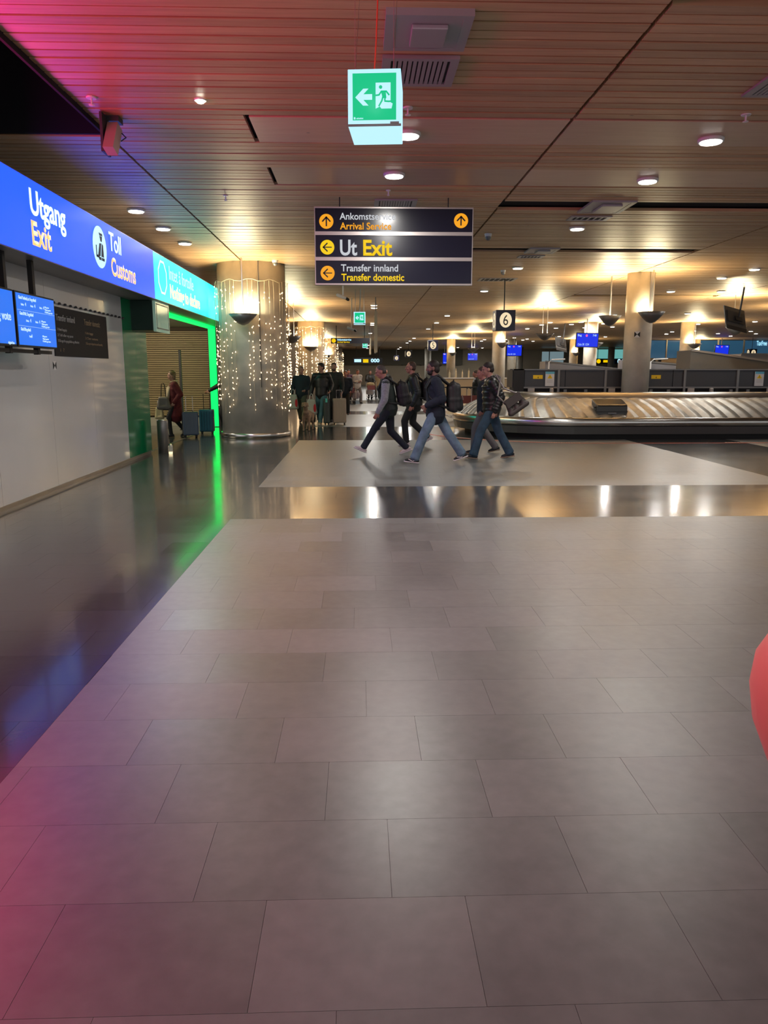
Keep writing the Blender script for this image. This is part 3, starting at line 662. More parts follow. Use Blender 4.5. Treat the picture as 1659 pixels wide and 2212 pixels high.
t=thing('direction_sign','dark far sign bar with white and yellow lit patches above the crowd','sign',(.3,80,2.3)); obj('sign_panel',B().box((-.6,80,2.35),(2.4,80.1,2.95)),NAVY,t); obj('white_text_block',B().prism(rect(-.5,2.5,.2,2.8),FY(80),.01),TXTB,t); obj('yellow_text_block',B().prism(rect(.4,2.45,.95,2.8),FY(80),.01),LY,t); obj('hanger_rod',B().tube([(-.3,80.05,2.9),(-.3,80.05,CEIL)],.03).tube([(2.1,80.05,2.9),(2.1,80.05,CEIL)],.03),BLACK,t); text('000',FY(80),1.2,2.5,.9,.35,TXTB,t,bold=.04)
for (x,y,z0,z1,l) in ((.57,26.3,2.2,3.55,'tall blade sign seen edge-on right of the small exit box'),(.62,43.6,2.5,3.4,'blade sign seen edge-on at the end of the far direction sign')):
    t=thing('blade_sign',l,'sign',(x,y,z0)); obj('blade',B().box((x-.03,y,z0),(x+.03,y+1.6,z1)),NAVY,t); obj('edge',B().box((x-.05,y-.02,z0),(x+.05,y,z1)),mat('brass edge',(.5,.42,.28),.4,.5),t); obj('hanger_rod',B().tube([(x,y+.4,z1),(x,y+.4,CEIL)],.02),GREYM,t)
# bullet cameras on poles
for (x,y,z,l) in ((-.4,20,3.42,'white bullet camera on a pole below the big sign'),(-.25,27,3.0,'small bullet camera hanging left of the small exit box')):
    t=thing('security_camera',l,'camera',(x,y,z)); obj('pole',B().tube([(x,y,z+.05),(x,y,CEIL)],.02),WHITE,t); obj('camera_body',B().cap((x-.13,y-.05,z+.05),.045,(x+.06,y,z-.02),.04),WHITE,t,True); obj('lens_hood',B().cap((x+.08,y,z-.03),.035,(x+.13,y,z-.06),.035),BLACK,t)
# blue flight screens
def flight_screen(x,y,z0,z1,w_,label,tilt=.12):
    t=thing('flight_screen',label,'screen',(x,y,z0)); r=math.radians(8)
    def Fs(u,v,n): return (x+u*math.cos(.25), y+u*math.sin(.25)-n-(v-(z0+z1)/2)*tilt, v)
    h=w_/2; obj('casing',B().prism(rect(-h-.03,z0-.03,h+.03,z1+.03),Fs,-.1),BLACK,t); d=obj('display',B().prism(rect(-h,z0,h,z1),Fs,.005),SCRD,t); G=lambda u,v,n:Fs(u,v,.006+n)
    text('Bag',G,-h+.05,z1-.13,.2,.09,SCRT,d); obj('airline_mark',B().prism(circ(-.05,z1-.1,.06,12),G,.004),emis('pink mark',(.9,.1,.4),1),d); text('7:40',G,h-.3,z1-.13,.2,.09,SCRT,d); text('Oslo SK 1234',G,-h+.08,z0+.06,.6,.1,SCRT,d,bold=0)
    obj('pole',B().tube([(x,y+.12,z0+.2),(x,y+.12,CEIL)],.03),STEEL2,t)
flight_screen(10.95,37.0,2.73,3.35,1.15,'royal blue flight screen on a pole left of the carousel column'); flight_screen(11.2,55.7,2.68,3.42,1.15,'second royal blue flight screen right of number 6')
flight_screen(12.2,83,2.75,3.45,1.1,'third royal blue flight screen, far off above the trolleys'); flight_screen(27.5,58.,2.7,3.5,1.2,'small blue flight screen below the tilted monitor'); flight_screen(8.3,75,2.3,3.3,.35,'sliver of blue screen seen over the navy jacket man')
def monitor_back(x,y,z0,z1,w_,label):
    t=thing('hanging_monitor',label,'screen',(x,y,z0)); h=w_/2
    def Fs(u,v,n): return (x+u*.93+(v-z0)*-.06, y+u*.35-n+(v-(z0+z1)/2)*.25, v-.07*(u/h))
    obj('back_shell',B().prism(rect(-h,z0,h,z1),Fs,-.05),mat('grey monitor back',(.06,.06,.06),.5),t); obj('back_cover',B().prism(rect(-h*.8,z0+.18,h*.85,z1-.12),Fs,.05),DARKM,t); obj('mount_plate',B().prism(rect(-.05,z0+.25,.22,z1-.25),lambda u,v,n:Fs(u,v,.05+n),.06),BLACK,t)
    obj('lower_frame',B().prism(rect(-h*.98,z0-.06,h,z0+.06),Fs,.03),BLACK,t)
    obj('pole',B().tube([(x+.05,y-.08,z0+.35),(x+.14,y-.08,CEIL)],.03),DARKM,t)
monitor_back(11.45,23.4,2.84,3.46,.84,'black monitor seen from behind on a ceiling pole, near the right edge'); monitor_back(10.75,41,2.68,3.32,.68,'small monitor seen from behind right of the hanging bowl')

# ================= CAROUSEL =================
CXa,CXb,CY=5.35,24.0,20.4
def track(R,n=26):
    p=[]
    for i in range(n+1): a=PI/2+PI*i/n; p.append((CXa+R*math.cos(a),CY+R*math.sin(a)))
    for i in range(n+1): a=-PI/2+PI*i/n; p.append((CXb+R*math.cos(a),CY+R*math.sin(a)))
    return p
def ringloft(b,prof,n=26):
    R=[[b.bm.verts.new((x,y,z)) for x,y in track(r,n)] for r,z in prof]; k=len(R[0])
    for A,Bq in zip(R,R[1:]):
        for i in range(k): b.bm.faces.new((A[i],A[(i+1)%k],Bq[(i+1)%k],Bq[i]))
    return b
t=thing('baggage_carousel','oval stainless baggage carousel with sloping slatted belt round the slim column','carousel',(12,20.4,0))
obj('toe_kick',ringloft(B(),[(2.5,0),(2.5,.12),(2.45,.12)]),BLACK,t)
obj('skirt',ringloft(B(),[(2.5,.12),(2.78,.12),(2.82,.30),(2.7,.31)]),mat('dark grey skirt',(.11,.108,.105),.35,.3),t)
obj('outer_rim',ringloft(B(),[(2.7,.31),(2.83,.31),(2.86,.33),(2.84,.49),(2.81,.505),(2.74,.495),(2.74,.45)]),STEEL,t,True)
obj('belt_bed',ringloft(B(),[(2.74,.44),(1.62,.90),(1.55,.6)]),BLACK,t)
obj('inner_rim',ringloft(B(),[(1.68,.90),(1.66,.935),(1.63,1.04),(1.5,1.06),(1.46,1.0)]),STEEL2,t,True)
obj('island_top',ringloft(B(),[(1.47,.98),(1.2,.99),(.001,.99)]),DARKM,t)
def slat_point(s,q,lift):
    """s along the track (m at R=2.74), q 0 outer..1 inner"""
    R=2.72-(2.72-1.68)*q; L1=CXb-CXa; La=PI*2.2
    s=s%(2*L1+2*La)
    z=.488+.42*math.sin(q*PI/2)**.9+lift
    if s<L1: x,y=CXa+s,CY-R
    elif s<L1+La: a=-PI/2+(s-L1)/2.2; x,y=CXb+R*math.cos(a),CY+R*math.sin(a)
    elif s<2*L1+La: x,y=CXb-(s-L1-La),CY+R
    else: a=PI/2+(s-2*L1-La)/2.2; x,y=CXa+R*math.cos(a),CY+R*math.sin(a)
    return (x,y,z)
Ltot=2*(CXb-CXa)+2*PI*2.2; ns=int(Ltot/.30); 
for i in range(ns):
    s0=i*Ltot/ns; dl=Ltot/ns; b=B(); Q=6; rows=[]
    for q in range(Q+1):
        qq=q/Q; sh=-.33*math.sin(qq*PI/2*.9)
        rows.append([b.bm.verts.new(slat_point(s0+sh+u*dl*1.06,qq,l)) for u,l in ((0,-.004),(.5,.016),(.92,.026),(.94,-.02))])
    for A,C in zip(rows,rows[1:]):
        for k in range(3): b.bm.faces.new((A[k],A[k+1],C[k+1],C[k]))
    obj('belt_slat',b,SLAT,t,True)
# raised feed conveyor inside the carousel
t=thing('feed_conveyor','long dark grey conveyor housing with panels standing inside the carousel','conveyor',(12,20.9,.99))
HY=20.5; H0,H1=1.14,1.63
obj('core',B().box((4.1,HY+.03,H0),(24,HY+.8,H1-.02)),DARKM,t)
edges=[4.42,5.52,6.64,7.0,8.44,8.75,10.2,11.3,12.8,14.3,16,18,20,22,24]
for a,c in zip(edges,edges[1:]): obj('side_panel',B().box((a+.008,HY,H0+.02),(c-.008,HY+.03,H1-.03),.003),mat('charcoal panel',(.055,.056,.062),.42,.3) if 'CP' not in globals() else CP,t); CP=bpy.data.materials['charcoal panel']
obj('end_unit',B().box((4.12,HY-.03,1.0),(4.4,HY+.5,H1)),BLACK,t)
obj('top_rail',B().box((4.1,HY-.03,H1-.03),(24,HY+.02,H1)),GREYM,t); obj('lower_rail',B().box((4.4,HY-.04,H0-.02),(24,HY,H0+.02)),GREYM,t)
for x in (5.33,6.6,8.75,10.2,13): obj('post',B().box((x-.03,HY-.05,.98),(x+.03,HY-.01,H1-.02)),GREYM,t)
obj('undercarriage',B().box((4.4,HY+.1,.99),(24,HY+.6,H0)),BLACK,t)
R_=random.Random(2)
for i in range(16):
    x=4.5+i*.55+R_.uniform(-.1,.1); k=i%4
    if k==0: obj('bracket',B().box((x-.09,HY-.10,.985),(x+.09,HY-.06,1.12),.01),mat('pale grey bracket',(.33,.31,.29),.5) if i==0 else bpy.data.materials['pale grey bracket'],t)
    elif k==1: obj('roller_motor',B().lathe([(.05,0),(.055,.02),(.055,.12),(.03,.14)],(x,HY-.1,.99),12),bpy.data.materials['pale grey bracket'],t)
    else: obj('bracket',B().box((x-.04,HY-.09,.985),(x+.04,HY-.06,1.09)),GREYM,t)
YEL=mat('yellow sticker',(.85,.55,.01),.5); POST=mat('white notice',(.62,.62,.62),.5); CYN=mat('pale blue notice head',(.12,.42,.58),.5)
for x,l in ((4.78,'yellow warning sticker on the conveyor panel left of the column'),(7.98,'yellow warning sticker on the conveyor panel right of the column')):
    q=thing('warning_sticker',l,'sticker',(x,HY,1.4)); obj('sticker',B().box((x-.13,HY-.004,1.37),(x+.13,HY-.0005,1.47)),YEL,q); obj('print',B().prism([(x-.01,1.39),(x+.02,1.39),(x+.005,1.44)],FY(HY-.004),.001),BLACK,q)
for x,l in ((5.09,'white warning notice on the conveyor left of the column'),(10.78,'white warning notice on the conveyor near the right edge')):
    q=thing('warning_notice',l,'sign',(x,HY-.05,1.2)); F=FY(HY-.055)
    obj('board',B().box((x-.12,HY-.055,1.18),(x+.12,HY-.03,1.56)),POST,q); obj('header',B().prism(rect(x-.12,1.5,x+.12,1.56),F,.002),CYN,q)
    obj('warning_triangle',B().prism([(x-.07,1.38),(x+.07,1.38),(x,1.49)],F,.002),YEL,q); obj('exclamation_mark',B().prism(rect(x-.006,1.415,x+.006,1.46),F,.003).prism(rect(x-.006,1.395,x+.006,1.406),F,.003),BLACK,q)
    for j in range(3): obj('print_line',B().prism(rect(x-.08,1.34-j*.03,x+.08,1.345-j*.03),F,.002),GREYM,q)
# suitcase lying on the carousel
def lying_case():
    x,y,z=5.93,18.0,.60; t=thing('suitcase','black hard suitcase lying flat on the carousel belt','suitcase',(x,y,z))
    M=lambda p:(x+p[0],y+p[1],z+p[2]+p[1]*.30)
    def bx(a,c,nm,m,bev=.02):
        b=B().box(a,c,bev)
        for v in b.bm.verts: v.co=Vector(M(v.co))
        return obj(nm,b,m,t)
    bx((-.37,-.22,0),(.37,.22,.26),'shell',mat('glossy black shell',(.03,.028,.022),.25),.04); bx((-.375,-.225,.09),(.375,.225,.105),'zip_band',BLACK,.005)
    bx((-.1,-.245,.06),(.1,-.225,.09),'handle',GREYM,.006)
    for sx in (-.33,.33):
        for zz in (.04,.16): b=B().lathe([(.025,-.012),(.025,.012)],(0,0,0),12); bmesh.ops.rotate(b.bm,verts=b.bm.verts,matrix=Matrix.Rotation(PI/2,3,'Y')); bmesh.ops.translate(b.bm,verts=b.bm.verts,vec=M((sx+(.05 if sx>0 else -.05),-.1,zz))); obj('wheel',b,BLACK,t)
lying_case()
# red safety line and tactile strips
def strip(R0,R1,name,label,m,seg,cat,z=.003):
    t=thing(name,label,cat,(5,17,0)); b=B(); pr=[]
    for i in range(40):
        a=PI*.98+ (PI*.52)*i/39; pr.append((CXa+R0*math.cos(a),CY+R0*math.sin(a),CXa+R1*math.cos(a),CY+R1*math.sin(a)))
    for x in range(6,25,2): pr.append((x,CY-R0,x,CY-R1))
    for p,q in zip(pr,pr[1:]):
        v=[b.bm.verts.new(c) for c in ((p[0],p[1],0.0005),(p[2],p[3],0.0005),(q[2],q[3],0.0005),(q[0],q[1],0.0005),(p[0],p[1],z),(p[2],p[3],z),(q[2],q[3],z),(q[0],q[1],z))]
        for f in ((4,5,6,7),(0,1,5,4),(2,3,7,6)): b.bm.faces.new([v[i] for i in f])
    obj('tape',b,m,t)
strip(3.72,3.80,'floor_line','thin red safety line taped on the floor round the carousel',REDLINE,1,'line')
t=thing('tactile_studs','dotted pale tactile strip beside the red line at the carousel end','floor marking',(3,17,0)); b=B()
for i in range(60):
    a=PI*1.18+PI*.28*i/59; R=3.9; x,y=CXa+(R-.25)*math.cos(a),CY+(R-.25)*math.sin(a)
    for k in (0,1): bmesh.ops.create_cube(b.bm,size=1,matrix=Matrix.Translation((x+.06*k*math.cos(a),y+.06*k*math.sin(a),.004))@Matrix.Diagonal((.035,.035,.006,1)))
for i in range(40): 
    for k in (0,1): bmesh.ops.create_cube(b.bm,size=1,matrix=Matrix.Translation((8.2+i*.07,CY-3.65-.06*k,.004))@Matrix.Diagonal((.035,.035,.006,1)))
obj('studs',b,TACT,t,kind='stuff')

# ---- trolleys beside the carousel
def trolley(x,y,rz,label,group=None,load=None):
    t=thing('luggage_trolley',label,'trolley',(x,y,0),group,rz); W=lambda b,n,m,s=False:obj(n,b,m,t,s,world=False)
    W(B().tube([(-.28,.0,1.02),(-.28,.0,.3),(-.25,-.75,.16),(.25,-.75,.16),(.28,0,.3),(.28,0,1.02)],.016),'frame',STEEL2)
    W(B().tube([(-.28,0,1.02),(-.2,.06,1.06),(.2,.06,1.06),(.28,0,1.02)],.02),'handle',BLACK); W(B().box((-.24,-.72,.17),(.24,-.02,.19)),'load_tray',GREYM)
    W(B().box((-.22,-.02,.55),(.22,.0,.8),.01),'front_panel',mat('maroon advert panel',(.14,.03,.03),.5) if 'maroon advert panel' not in bpy.data.materials else bpy.data.materials['maroon advert panel'])
    for (a,c) in ((-.24,.05),(.24,.05),(0,-.68)):
        b=B().lathe([(.07,-.015),(.07,.015)],(0,0,0),14); bmesh.ops.rotate(b.bm,verts=b.bm.verts,matrix=Matrix.Rotation(PI/2,3,'Y')); bmesh.ops.translate(b.bm,verts=b.bm.verts,vec=(a,c,.07)); W(b,'wheel',BLACK)
    return t
for i in range(5): trolley(2.95+i*.40,24.6+.1*i,PI*.06,'grey luggage trolley in the row behind the carousel end','row of luggage trolleys')

# ================= FAR BACKGROUND =================
struct('wall_back',B().box((-5,90,0),(52,90.3,CEIL)),WARMW)
struct('wall_right_far',B().box((40,30,0),(40.3,90,CEIL)),WARMW)
GLASSD=mat('dark shop glass',(.01,.03,.06),.08,em=(.03,.10,.18),es=.6)
t=thing('shopfront','dark blue-lit duty free shopfront with mullions at the far right','shopfront',(30,61.6,0))
obj('lower_wall',B().box((22.5,61.6,0),(39.5,61.9,2.6)),WARMW,t)
for i in range(8): obj('window_pane',B().box((22.6+i*2.1,61.6,2.62),(24.6+i*2.1,61.7,4.0)),GLASSD,t); obj('mullion',B().box((24.62+i*2.1,61.5,2.6),(24.70+i*2.1,61.7,CEIL)),mat('pale mullion',(.5,.42,.3),.5) if i==0 else bpy.data.materials['pale mullion'],t)
text('TaxFree',FY(61.5),31.95,3.62,.85,.36,emis('blue neon letters',(.35,.75,1),1.2),t,bold=.02); obj('red_logo_disc',B().prism(circ(33.22,3.72,.28),FY(61.5),.05),emis('red logo glow',(1,.02,.04),1.2),t)
obj('red_glow_panel',B().prism(rect(33.8,3.8,38.5,4.0),FY(61.5),.02),emis('pink cove',(.8,.1,.15),.8),t)
t=thing('teal_lightbox','large teal lit panel on the far wall left of the carousel column','panel',(20,85,3)); obj('frame',B().box((26.0,85,2.9),(30.6,85.1,4.0)),BLACK,t); obj('face',B().prism(rect(26.1,2.95,30.5,3.95),FY(85),.02),emis('teal far',(.12,.36,.34),1),t)
t=thing('pale_lightbox','pale blue-grey panel on the far wall above the conveyors','panel',(20,85,2.4)); obj('face',B().box((20.2,85,2.4),(22.6,85.1,3.7)),mat('pale blue board',(.25,.36,.4),.5,em=(.25,.36,.4),es=.5),t); obj('divider',B().box((20.95,84.97,2.4),(21.05,85,3.7)),GREYM,t); obj('post',B().box((20.3,85.1,0),(20.5,85.3,3.7)).box((22.3,85.1,0),(22.5,85.3,3.7)),GREYM,t)
t=thing('direction_sign','far black sign with yellow disc and three white ovals','sign',(26.5,82,2.4)); obj('sign_panel',B().box((25,82,2.35),(30,82.1,2.9)),NAVY,t)
obj('hanger_rod',B().tube([(25.5,82.05,2.9),(25.5,82.05,CEIL)],.03).tube([(29.5,82.05,2.9),(29.5,82.05,CEIL)],.03),BLACK,t)
obj('yellow_disc',B().prism(circ(25.6,2.62,.22),FY(82),.02),LY,t)
for i in range(3): obj('white_oval',B().prism(circ(27.8+i*.45,2.62,.17,16,.24),FY(82),.02),TXTB,t)
obj('yellow_bar',B().prism(rect(26.1,2.5,26.8,2.75),FY(82),.02),LY,t)
# dark oval-numbered boards high on the far left-centre
for i,(x,z) in enumerate(((5.0,3.1),(6.2,2.8),(7.4,2.9),(8.3,2.8),(9.3,3.3),(10.2,3.3))):
    t=thing('far_number_disc',('cream oval lamp on the far dark wall, %s from the left of its row'%['first','second','third','fourth','fifth','last'][i]),'sign',(x-1.2,88,z)); obj('plate',B().prism(circ(x-1.2,z,.42,20,.55),FY(89.9),.05),BLACK,t); obj('disc',B().prism(circ(x-1.2,z,.33,20,.45),FY(89.85),.05),CREAM,t)
struct('trim_1',B().box((-4.2,89.5,2.3),(12,89.9,CEIL)),mat('dark far bulkhead',(.11,.10,.07),.6))
# grey inclined conveyors
def incline(x0,x1,y,zl,zr,th,label,m):
    t=thing('inclined_conveyor',label,'conveyor',((x0+x1)/2,y,0))
    obj('side',B().quadbox([(x0,y,.0 if False else zl-th),(x1,y,zr-th),(x1,y+1.2,zr-th),(x0,y+1.2,zl-th),(x0,y,zl),(x1,y,zr),(x1,y+1.2,zr),(x0,y+1.2,zl)]),m,t)
    obj('edge_rail',B().quadbox([(x0,y-.04,zl-.03),(x1,y-.04,zr-.03),(x1,y,zr-.03),(x0,y,zl-.03),(x0,y-.04,zl+.04),(x1,y-.04,zr+.04),(x1,y,zr+.04),(x0,y,zl+.04)]),GREYM,t)
    lg=B()
    for k in range(4): xx=x0+(x1-x0)*(k+.5)/4; zz=zl+(zr-zl)*(k+.5)/4; lg.box((xx-.05,y+.1,0),(xx+.05,y+.2,zz-th)); 
    obj('legs',lg,GREYM,t); return t
LAV=mat('grey conveyor cover',(.20,.20,.22),.45); DGC=mat('dark conveyor cover',(.07,.07,.068),.5)
incline(9.2,14.2,38,2.05,1.55,.9,'grey covered conveyor sloping down to the right behind the housing',LAV); incline(12.5,16.5,35.8,2.1,1.75,.9,'lavender grey conveyor cover just left of the carousel column',LAV)
incline(11.7,17.2,27,2.3,1.55,.75,'dark conveyor incline sloping right behind the housing, right of the column',DGC); incline(18.5,26,37,2.4,2.3,1.2,'grey conveyor block near the right edge behind the housing',LAV)
for (x,y,l) in ((9.3,38,'pale handrail loop on the conveyor left of the column'),(13.6,36,'pale handrail loop just left of the column'),(13.9,26,'pale handrail loop at the right behind the notice')):
    t=thing('guard_rail',l,'rail',(x,y,0)); obj('rail',B().tube([(x,y-.3,0),(x,y-.3,2.0),(x+.15,y-.3,2.12),(x+.8,y-.3,2.15)],.035),WHITE,t)
t=thing('counter','low wooden service counter with bottles far behind the trolleys','counter',(7.5,50,0)); obj('body',B().box((5.6,50,0),(10.2,51,1.1)),mat('tan counter',(.4,.3,.18),.5),t); obj('top',B().box((5.5,49.9,1.1),(10.3,51.1,1.16)),WHITE,t)
for i in range(9):
    x=5.9+i*.42; t=thing('bottle','small pale bottle standing on the far counter','bottle',(x,50.3,1.16),'bottles on the far counter'); obj('glass',B().lathe([(.06,0),(.06,.28+.1*(i%2)),(.02,.38+.1*(i%2)),(.02,.5+.1*(i%2))],(x,50.3,1.16),10),mat('pale glass',(.6,.55,.4),.2) if i==0 else bpy.data.materials['pale glass'],t)
t=thing('black_shelving','dark display rack far behind the housing right of the column','rack',(22,59,0))
for i in range(7): obj('upright',B().box((20.4+i*.45,59,0),(20.6+i*.45,59.1,2.5)),BLACK,t)

# ================= BALLOON at the right edge =================
t=thing('balloon','bright coral red balloon-like object cut off by the right edge of the frame','balloon',(.93,1.42,0))
bx,by,bz=.978,1.42,.885
b=B(); b.lathe([(.003,-.205),(.02,-.195),(.055,-.165),(.10,-.10),(.128,-.03),(.137,.03),(.132,.08),(.11,.125),(.07,.158),(.03,.172),(.002,.175)],(0,0,0),40); bmesh.ops.scale(b.bm,verts=b.bm.verts,vec=(1.25,1.25,1.25)); bmesh.ops.translate(b.bm,verts=b.bm.verts,vec=(bx,by,bz)); obj('skin',b,BALL,t,True)
obj('knot',B().lathe([(.004,-.255),(.014,-.275),(.004,-.28)],(bx,by,bz),10),BALL,t); obj('string',B().tube([(bx,by,bz-.27),(bx+.01,by,.3),(bx,by,.03)],.0015,4),WHITE,t); obj('weight',B().lathe([(.04,0),(.04,.03),(.01,.04)],(bx,by,0),16),GREYM,t)
# ================= PEOPLE =================
def V(*a): return Vector(a)
def ik(A,Bp,l1,l2,d):
    A=Vector(A);Bp=Vector(Bp); v=Bp-A; L=min(v.length,(l1+l2)*.999); n=v.normalized(); Bp=A+n*L
    a=(l1*l1-l2*l2+L*L)/(2*L); h=math.sqrt(max(0,l1*l1-a*a)); dd=Vector(d); dd=(dd-n*n.dot(dd)).normalized()
    return A+n*a+dd*h,Bp
def hand(b,W,D,N,s,curl=.5,vox=True,thumb=1):
    D=Vector(D).normalized(); N=Vector(N); N=(N-D*D.dot(N)).normalized(); S=D.cross(N)*thumb; f=s
    b.cap(W-D*.01*f,.024*f,W+D*.03*f,.027*f,8,2,1.3,S)
    for k in range(4):
        o=(-.028+.0187*k)*f; ln=(.8,.97,1.0,.88)[k]; r=(.0078,.0088,.009,.0086)[k]*f
        k0=W+D*.02*f+S*o*.6; k1=W+D*.088*f+S*o; b.cap(k0,.013*f,k1,.0105*f,8,2)
        c=curl+.06*k*(1 if k<2 else .5); d1=(D*math.cos(c)+N*math.sin(c)); p1=k1+d1*.040*ln*f; b.cap(k1,r,p1,r*.95,7,2)
        c2_=c*2.1; d2=(D*math.cos(c2_)+N*math.sin(c2_)); p2=p1+d2*.042*ln*f; b.cap(p1,r*.95,p2,r*.8,7,2)
    t0=W+D*.02*f+S*.028*f; t1=t0+(D*.7+S*.55+N*.25).normalized()*.042*f; t2=t1+(D*.9+S*.1+N*.35).normalized()*.036*f
    b.cap(t0,.014*f,t1,.0105*f,8,2); b.cap(t1,.0105*f,t2,.0085*f,8,2)
def person(label,loc,rz,h=1.8,lean=0,head=(0,0),feet=((.2,.09),(-.2,-.09)),lift=(0,0),toe=(0,0),hands=((.0,.25,.85),(.0,-.25,.85)),
    top=dict(m=None,len=.12,r=.02,puff=False,open=False),sleeve=None,pants=None,loose=.02,shoe=None,sole=None,hair=None,hairm=None,beard=None,skin=None,vox=.012,fat=1.0,collar=None,hood=None,inner=None,face=True,shoulders=1.0,hz=.93,elbow=-1,lacem=None,vest=None,fcurl=.5):
    """+x is the way the person faces; everything grows from one joint layout"""
    s=h/1.8; t=thing('person',label,'person',loc,None,rz); W=lambda me,n,p=None:obj(n,me,None,p or t,world=False)
    P=V(0,0,hz*s); Rl=Matrix.Rotation(lean,3,'Y'); J=lambda x,y,z:P+Rl@V(x*s,y*s,z*s)
    neck=J(0,0,.50); shw=.185*shoulders
    shL,shR=J(0,shw,.45),J(0,-shw,.45)
    hip=[P+V(0,.085*s,-.01),P+V(0,-.085*s,-.01)]
    ank=[];kn=[]
    for i in range(2):
        a=V(feet[i][0]*s,feet[i][1]*s,.085*s+lift[i]); k,a2=ik(hip[i],a,.445*s,.44*s,(1,0,.1)); ank.append(a2); kn.append(k)
    wr=[];el=[]
    for i,sh in enumerate((shL,shR)):
        wv=V(*hands[i])*s; e,w2=ik(sh,wv,.295*s,.265*s,(elbow,(.25 if i==0 else -.25),-.2)); el.append(e); wr.append(w2)
    hp,hy=head; HR=Matrix.Rotation(hy,3,'Z')@Matrix.Rotation(lean*.5+hp,3,'Y'); 
    nb=neck; hc=nb+Matrix.Rotation(lean*.5,3,'Y')@V(.025*s,0,.085*s)+HR@V(.012*s,0,.095*s)
    H=lambda x,y,z:hc+HR@V(x*s,y*s,z*s)
    # ---- body, one continuous surface
    b=B()
    b.ell(H(-.012,0,.025),(.098*s,.078*s,.10*s),HR); b.ell(H(.022,0,-.035),(.066*s,.060*s,.080*s),HR); b.ell(H(.055,0,-.088),(.030*s,.030*s,.024*s),HR)
    b.cap(H(.088,0,.012),.011*s,H(.106,0,-.028),.015*s,8,2); b.ell(H(.078,0,.028),(.022*s,.05*s,.014*s),HR); b.ell(H(.084,0,-.062),(.014*s,.026*s,.012*s),HR)
    for sg in (-1,1): b.ell(H(-.005,sg*.078,-.01),(.020*s,.012*s,.033*s),HR); b.ell(H(.06,sg*.038,-.022),(.024*s,.022*s,.022*s),HR)
    b.cap(nb-V(0,0,.04*s),.064*s,H(-.02,0,-.06),.055*s,12)
    b.cap(J(0,0,.0),.115*s*fat,J(0,0,.30),.118*s*fat,14,3,1.25,(0,1,0)); b.cap(J(0,0,.30),.12*s*fat,J(0,0,.40),.105*s,14,3,1.35,(0,1,0)); b.cap(shL,.055*s,shR,.055*s,10)
    for i in range(2):
        sh=(shL,shR)[i]; b.cap(sh,.052*s,el[i],.040*s,10); b.cap(el[i],.040*s,wr[i],.027*s,10)
        b.cap(hip[i],.085*s,kn[i],.055*s,12); b.cap(kn[i],.053*s,ank[i],.037*s,10)
        hd=(wr[i]-el[i]); hand(b,wr[i],hd,(0,-1 if i==0 else 1,0) if abs(hd.normalized().y)<.8 else (1,0,0),s*1.0,fcurl,thumb=1 if i==0 else -1)
        td=Matrix.Rotation(toe[i],3,'Y')@V(1,0,0); b.cap(ank[i]-V(0,0,.03*s),.034*s,ank[i]+td*.12*s-V(0,0,.045*s),.025*s,8)
    body=W(remesh(b,min(vox,.0075) if vox<=.012 else vox,2,skin or SKIN),'body')
    if face:
        for sg in (-1,1):
            o=W(B().ell(H(.0795,sg*.031,.006),(.010*s,.010*s,.006*s),HR,10,6).mesh('eye',EYEW,True),'eye',body)
            
            W(B().ell(H(.0885,sg*.031,.006),(.004*s,.006*s,.006*s),HR,8,6).mesh('pupil',BLACK,True),'pupil',body) if False else None
            W(B().ell(H(.083,sg*.031,.027),(.010*s,.018*s,.004*s),HR,8,5).mesh('eyebrow',hairm or BLACK,True),'eyebrow',body)
        W(B().ell(H(.0935,0,-.063),(.006*s,.022*s,.004*s),HR,10,5).mesh('mouth',LIPS,True),'mouth',body)
    # ---- hair
    if hair:
        hb=B()
        if hair=='short': hb.ell(H(-.022,0,.046),(.099*s,.083*s,.090*s),HR); hb.ell(H(-.05,0,-.01),(.068*s,.078*s,.070*s),HR)
        if hair=='crop': hb.ell(H(-.022,0,.042),(.095*s,.080*s,.088*s),HR); hb.ell(H(-.045,0,-.01),(.067*s,.076*s,.062*s),HR)
        if hair=='quiff': hb.ell(H(-.018,0,.052),(.104*s,.084*s,.094*s),HR); hb.ell(H(-.05,0,-.01),(.07*s,.08*s,.075*s),HR); hb.ell(H(.05,0,.11),(.05*s,.05*s,.025*s),HR)
        if hair in('bun','pony'): hb.ell(H(-.020,0,.042),(.102*s,.085*s,.092*s),HR); hb.ell(H(-.05,0,-.02),(.072*s,.082*s,.08*s),HR); hb.ell(H(-.125,0,.06),(.04*s,.035*s,.04*s),HR)
        if hair=='long':
            hb.ell(H(-.018,0,.04),(.106*s,.092*s,.10*s),HR)
            for yy,l in ((-.075,.30),(-.045,.36),(0,.36),(.045,.36),(.075,.30)): hb.cap(H(-.055,yy,.0),.042*s,H(-.075+abs(yy)*.6,yy*1.25,-l),.026*s,8)
        # keep the face clear
        me=remesh(hb,max(vox,.011),1,hairm,'hair'); bm=bmesh.new(); bm.from_mesh(me)
        for (pt,nm) in (((.045,0,.05),(.85,0,-.55)),):
            g=bm.verts[:]+bm.edges[:]+bm.faces[:]; n=(HR@V(*nm)).normalized(); r=bmesh.ops.bisect_plane(bm,geom=g,plane_co=H(*pt),plane_no=n,clear_outer=True); 
            e=[x for x in r['geom_cut'] if isinstance(x,bmesh.types.BMEdge)]; 
            if e: bmesh.ops.holes_fill(bm,edges=e,sides=0)
        bm.to_mesh(me); bm.free(); W(me,'hair')
    if beard: 
        bb=B(); bb.ell(H(.040,0,-.075),(.056*s,.060*s,.047*s),HR); bb.ell(H(.075,0,-.046),(.022*s,.034*s,.010*s),HR); bb.ell(H(.02,0,-.045),(.05*s,.068*s,.035*s),HR); W(remesh(bb,.009,1,beard,'beard'),'beard')
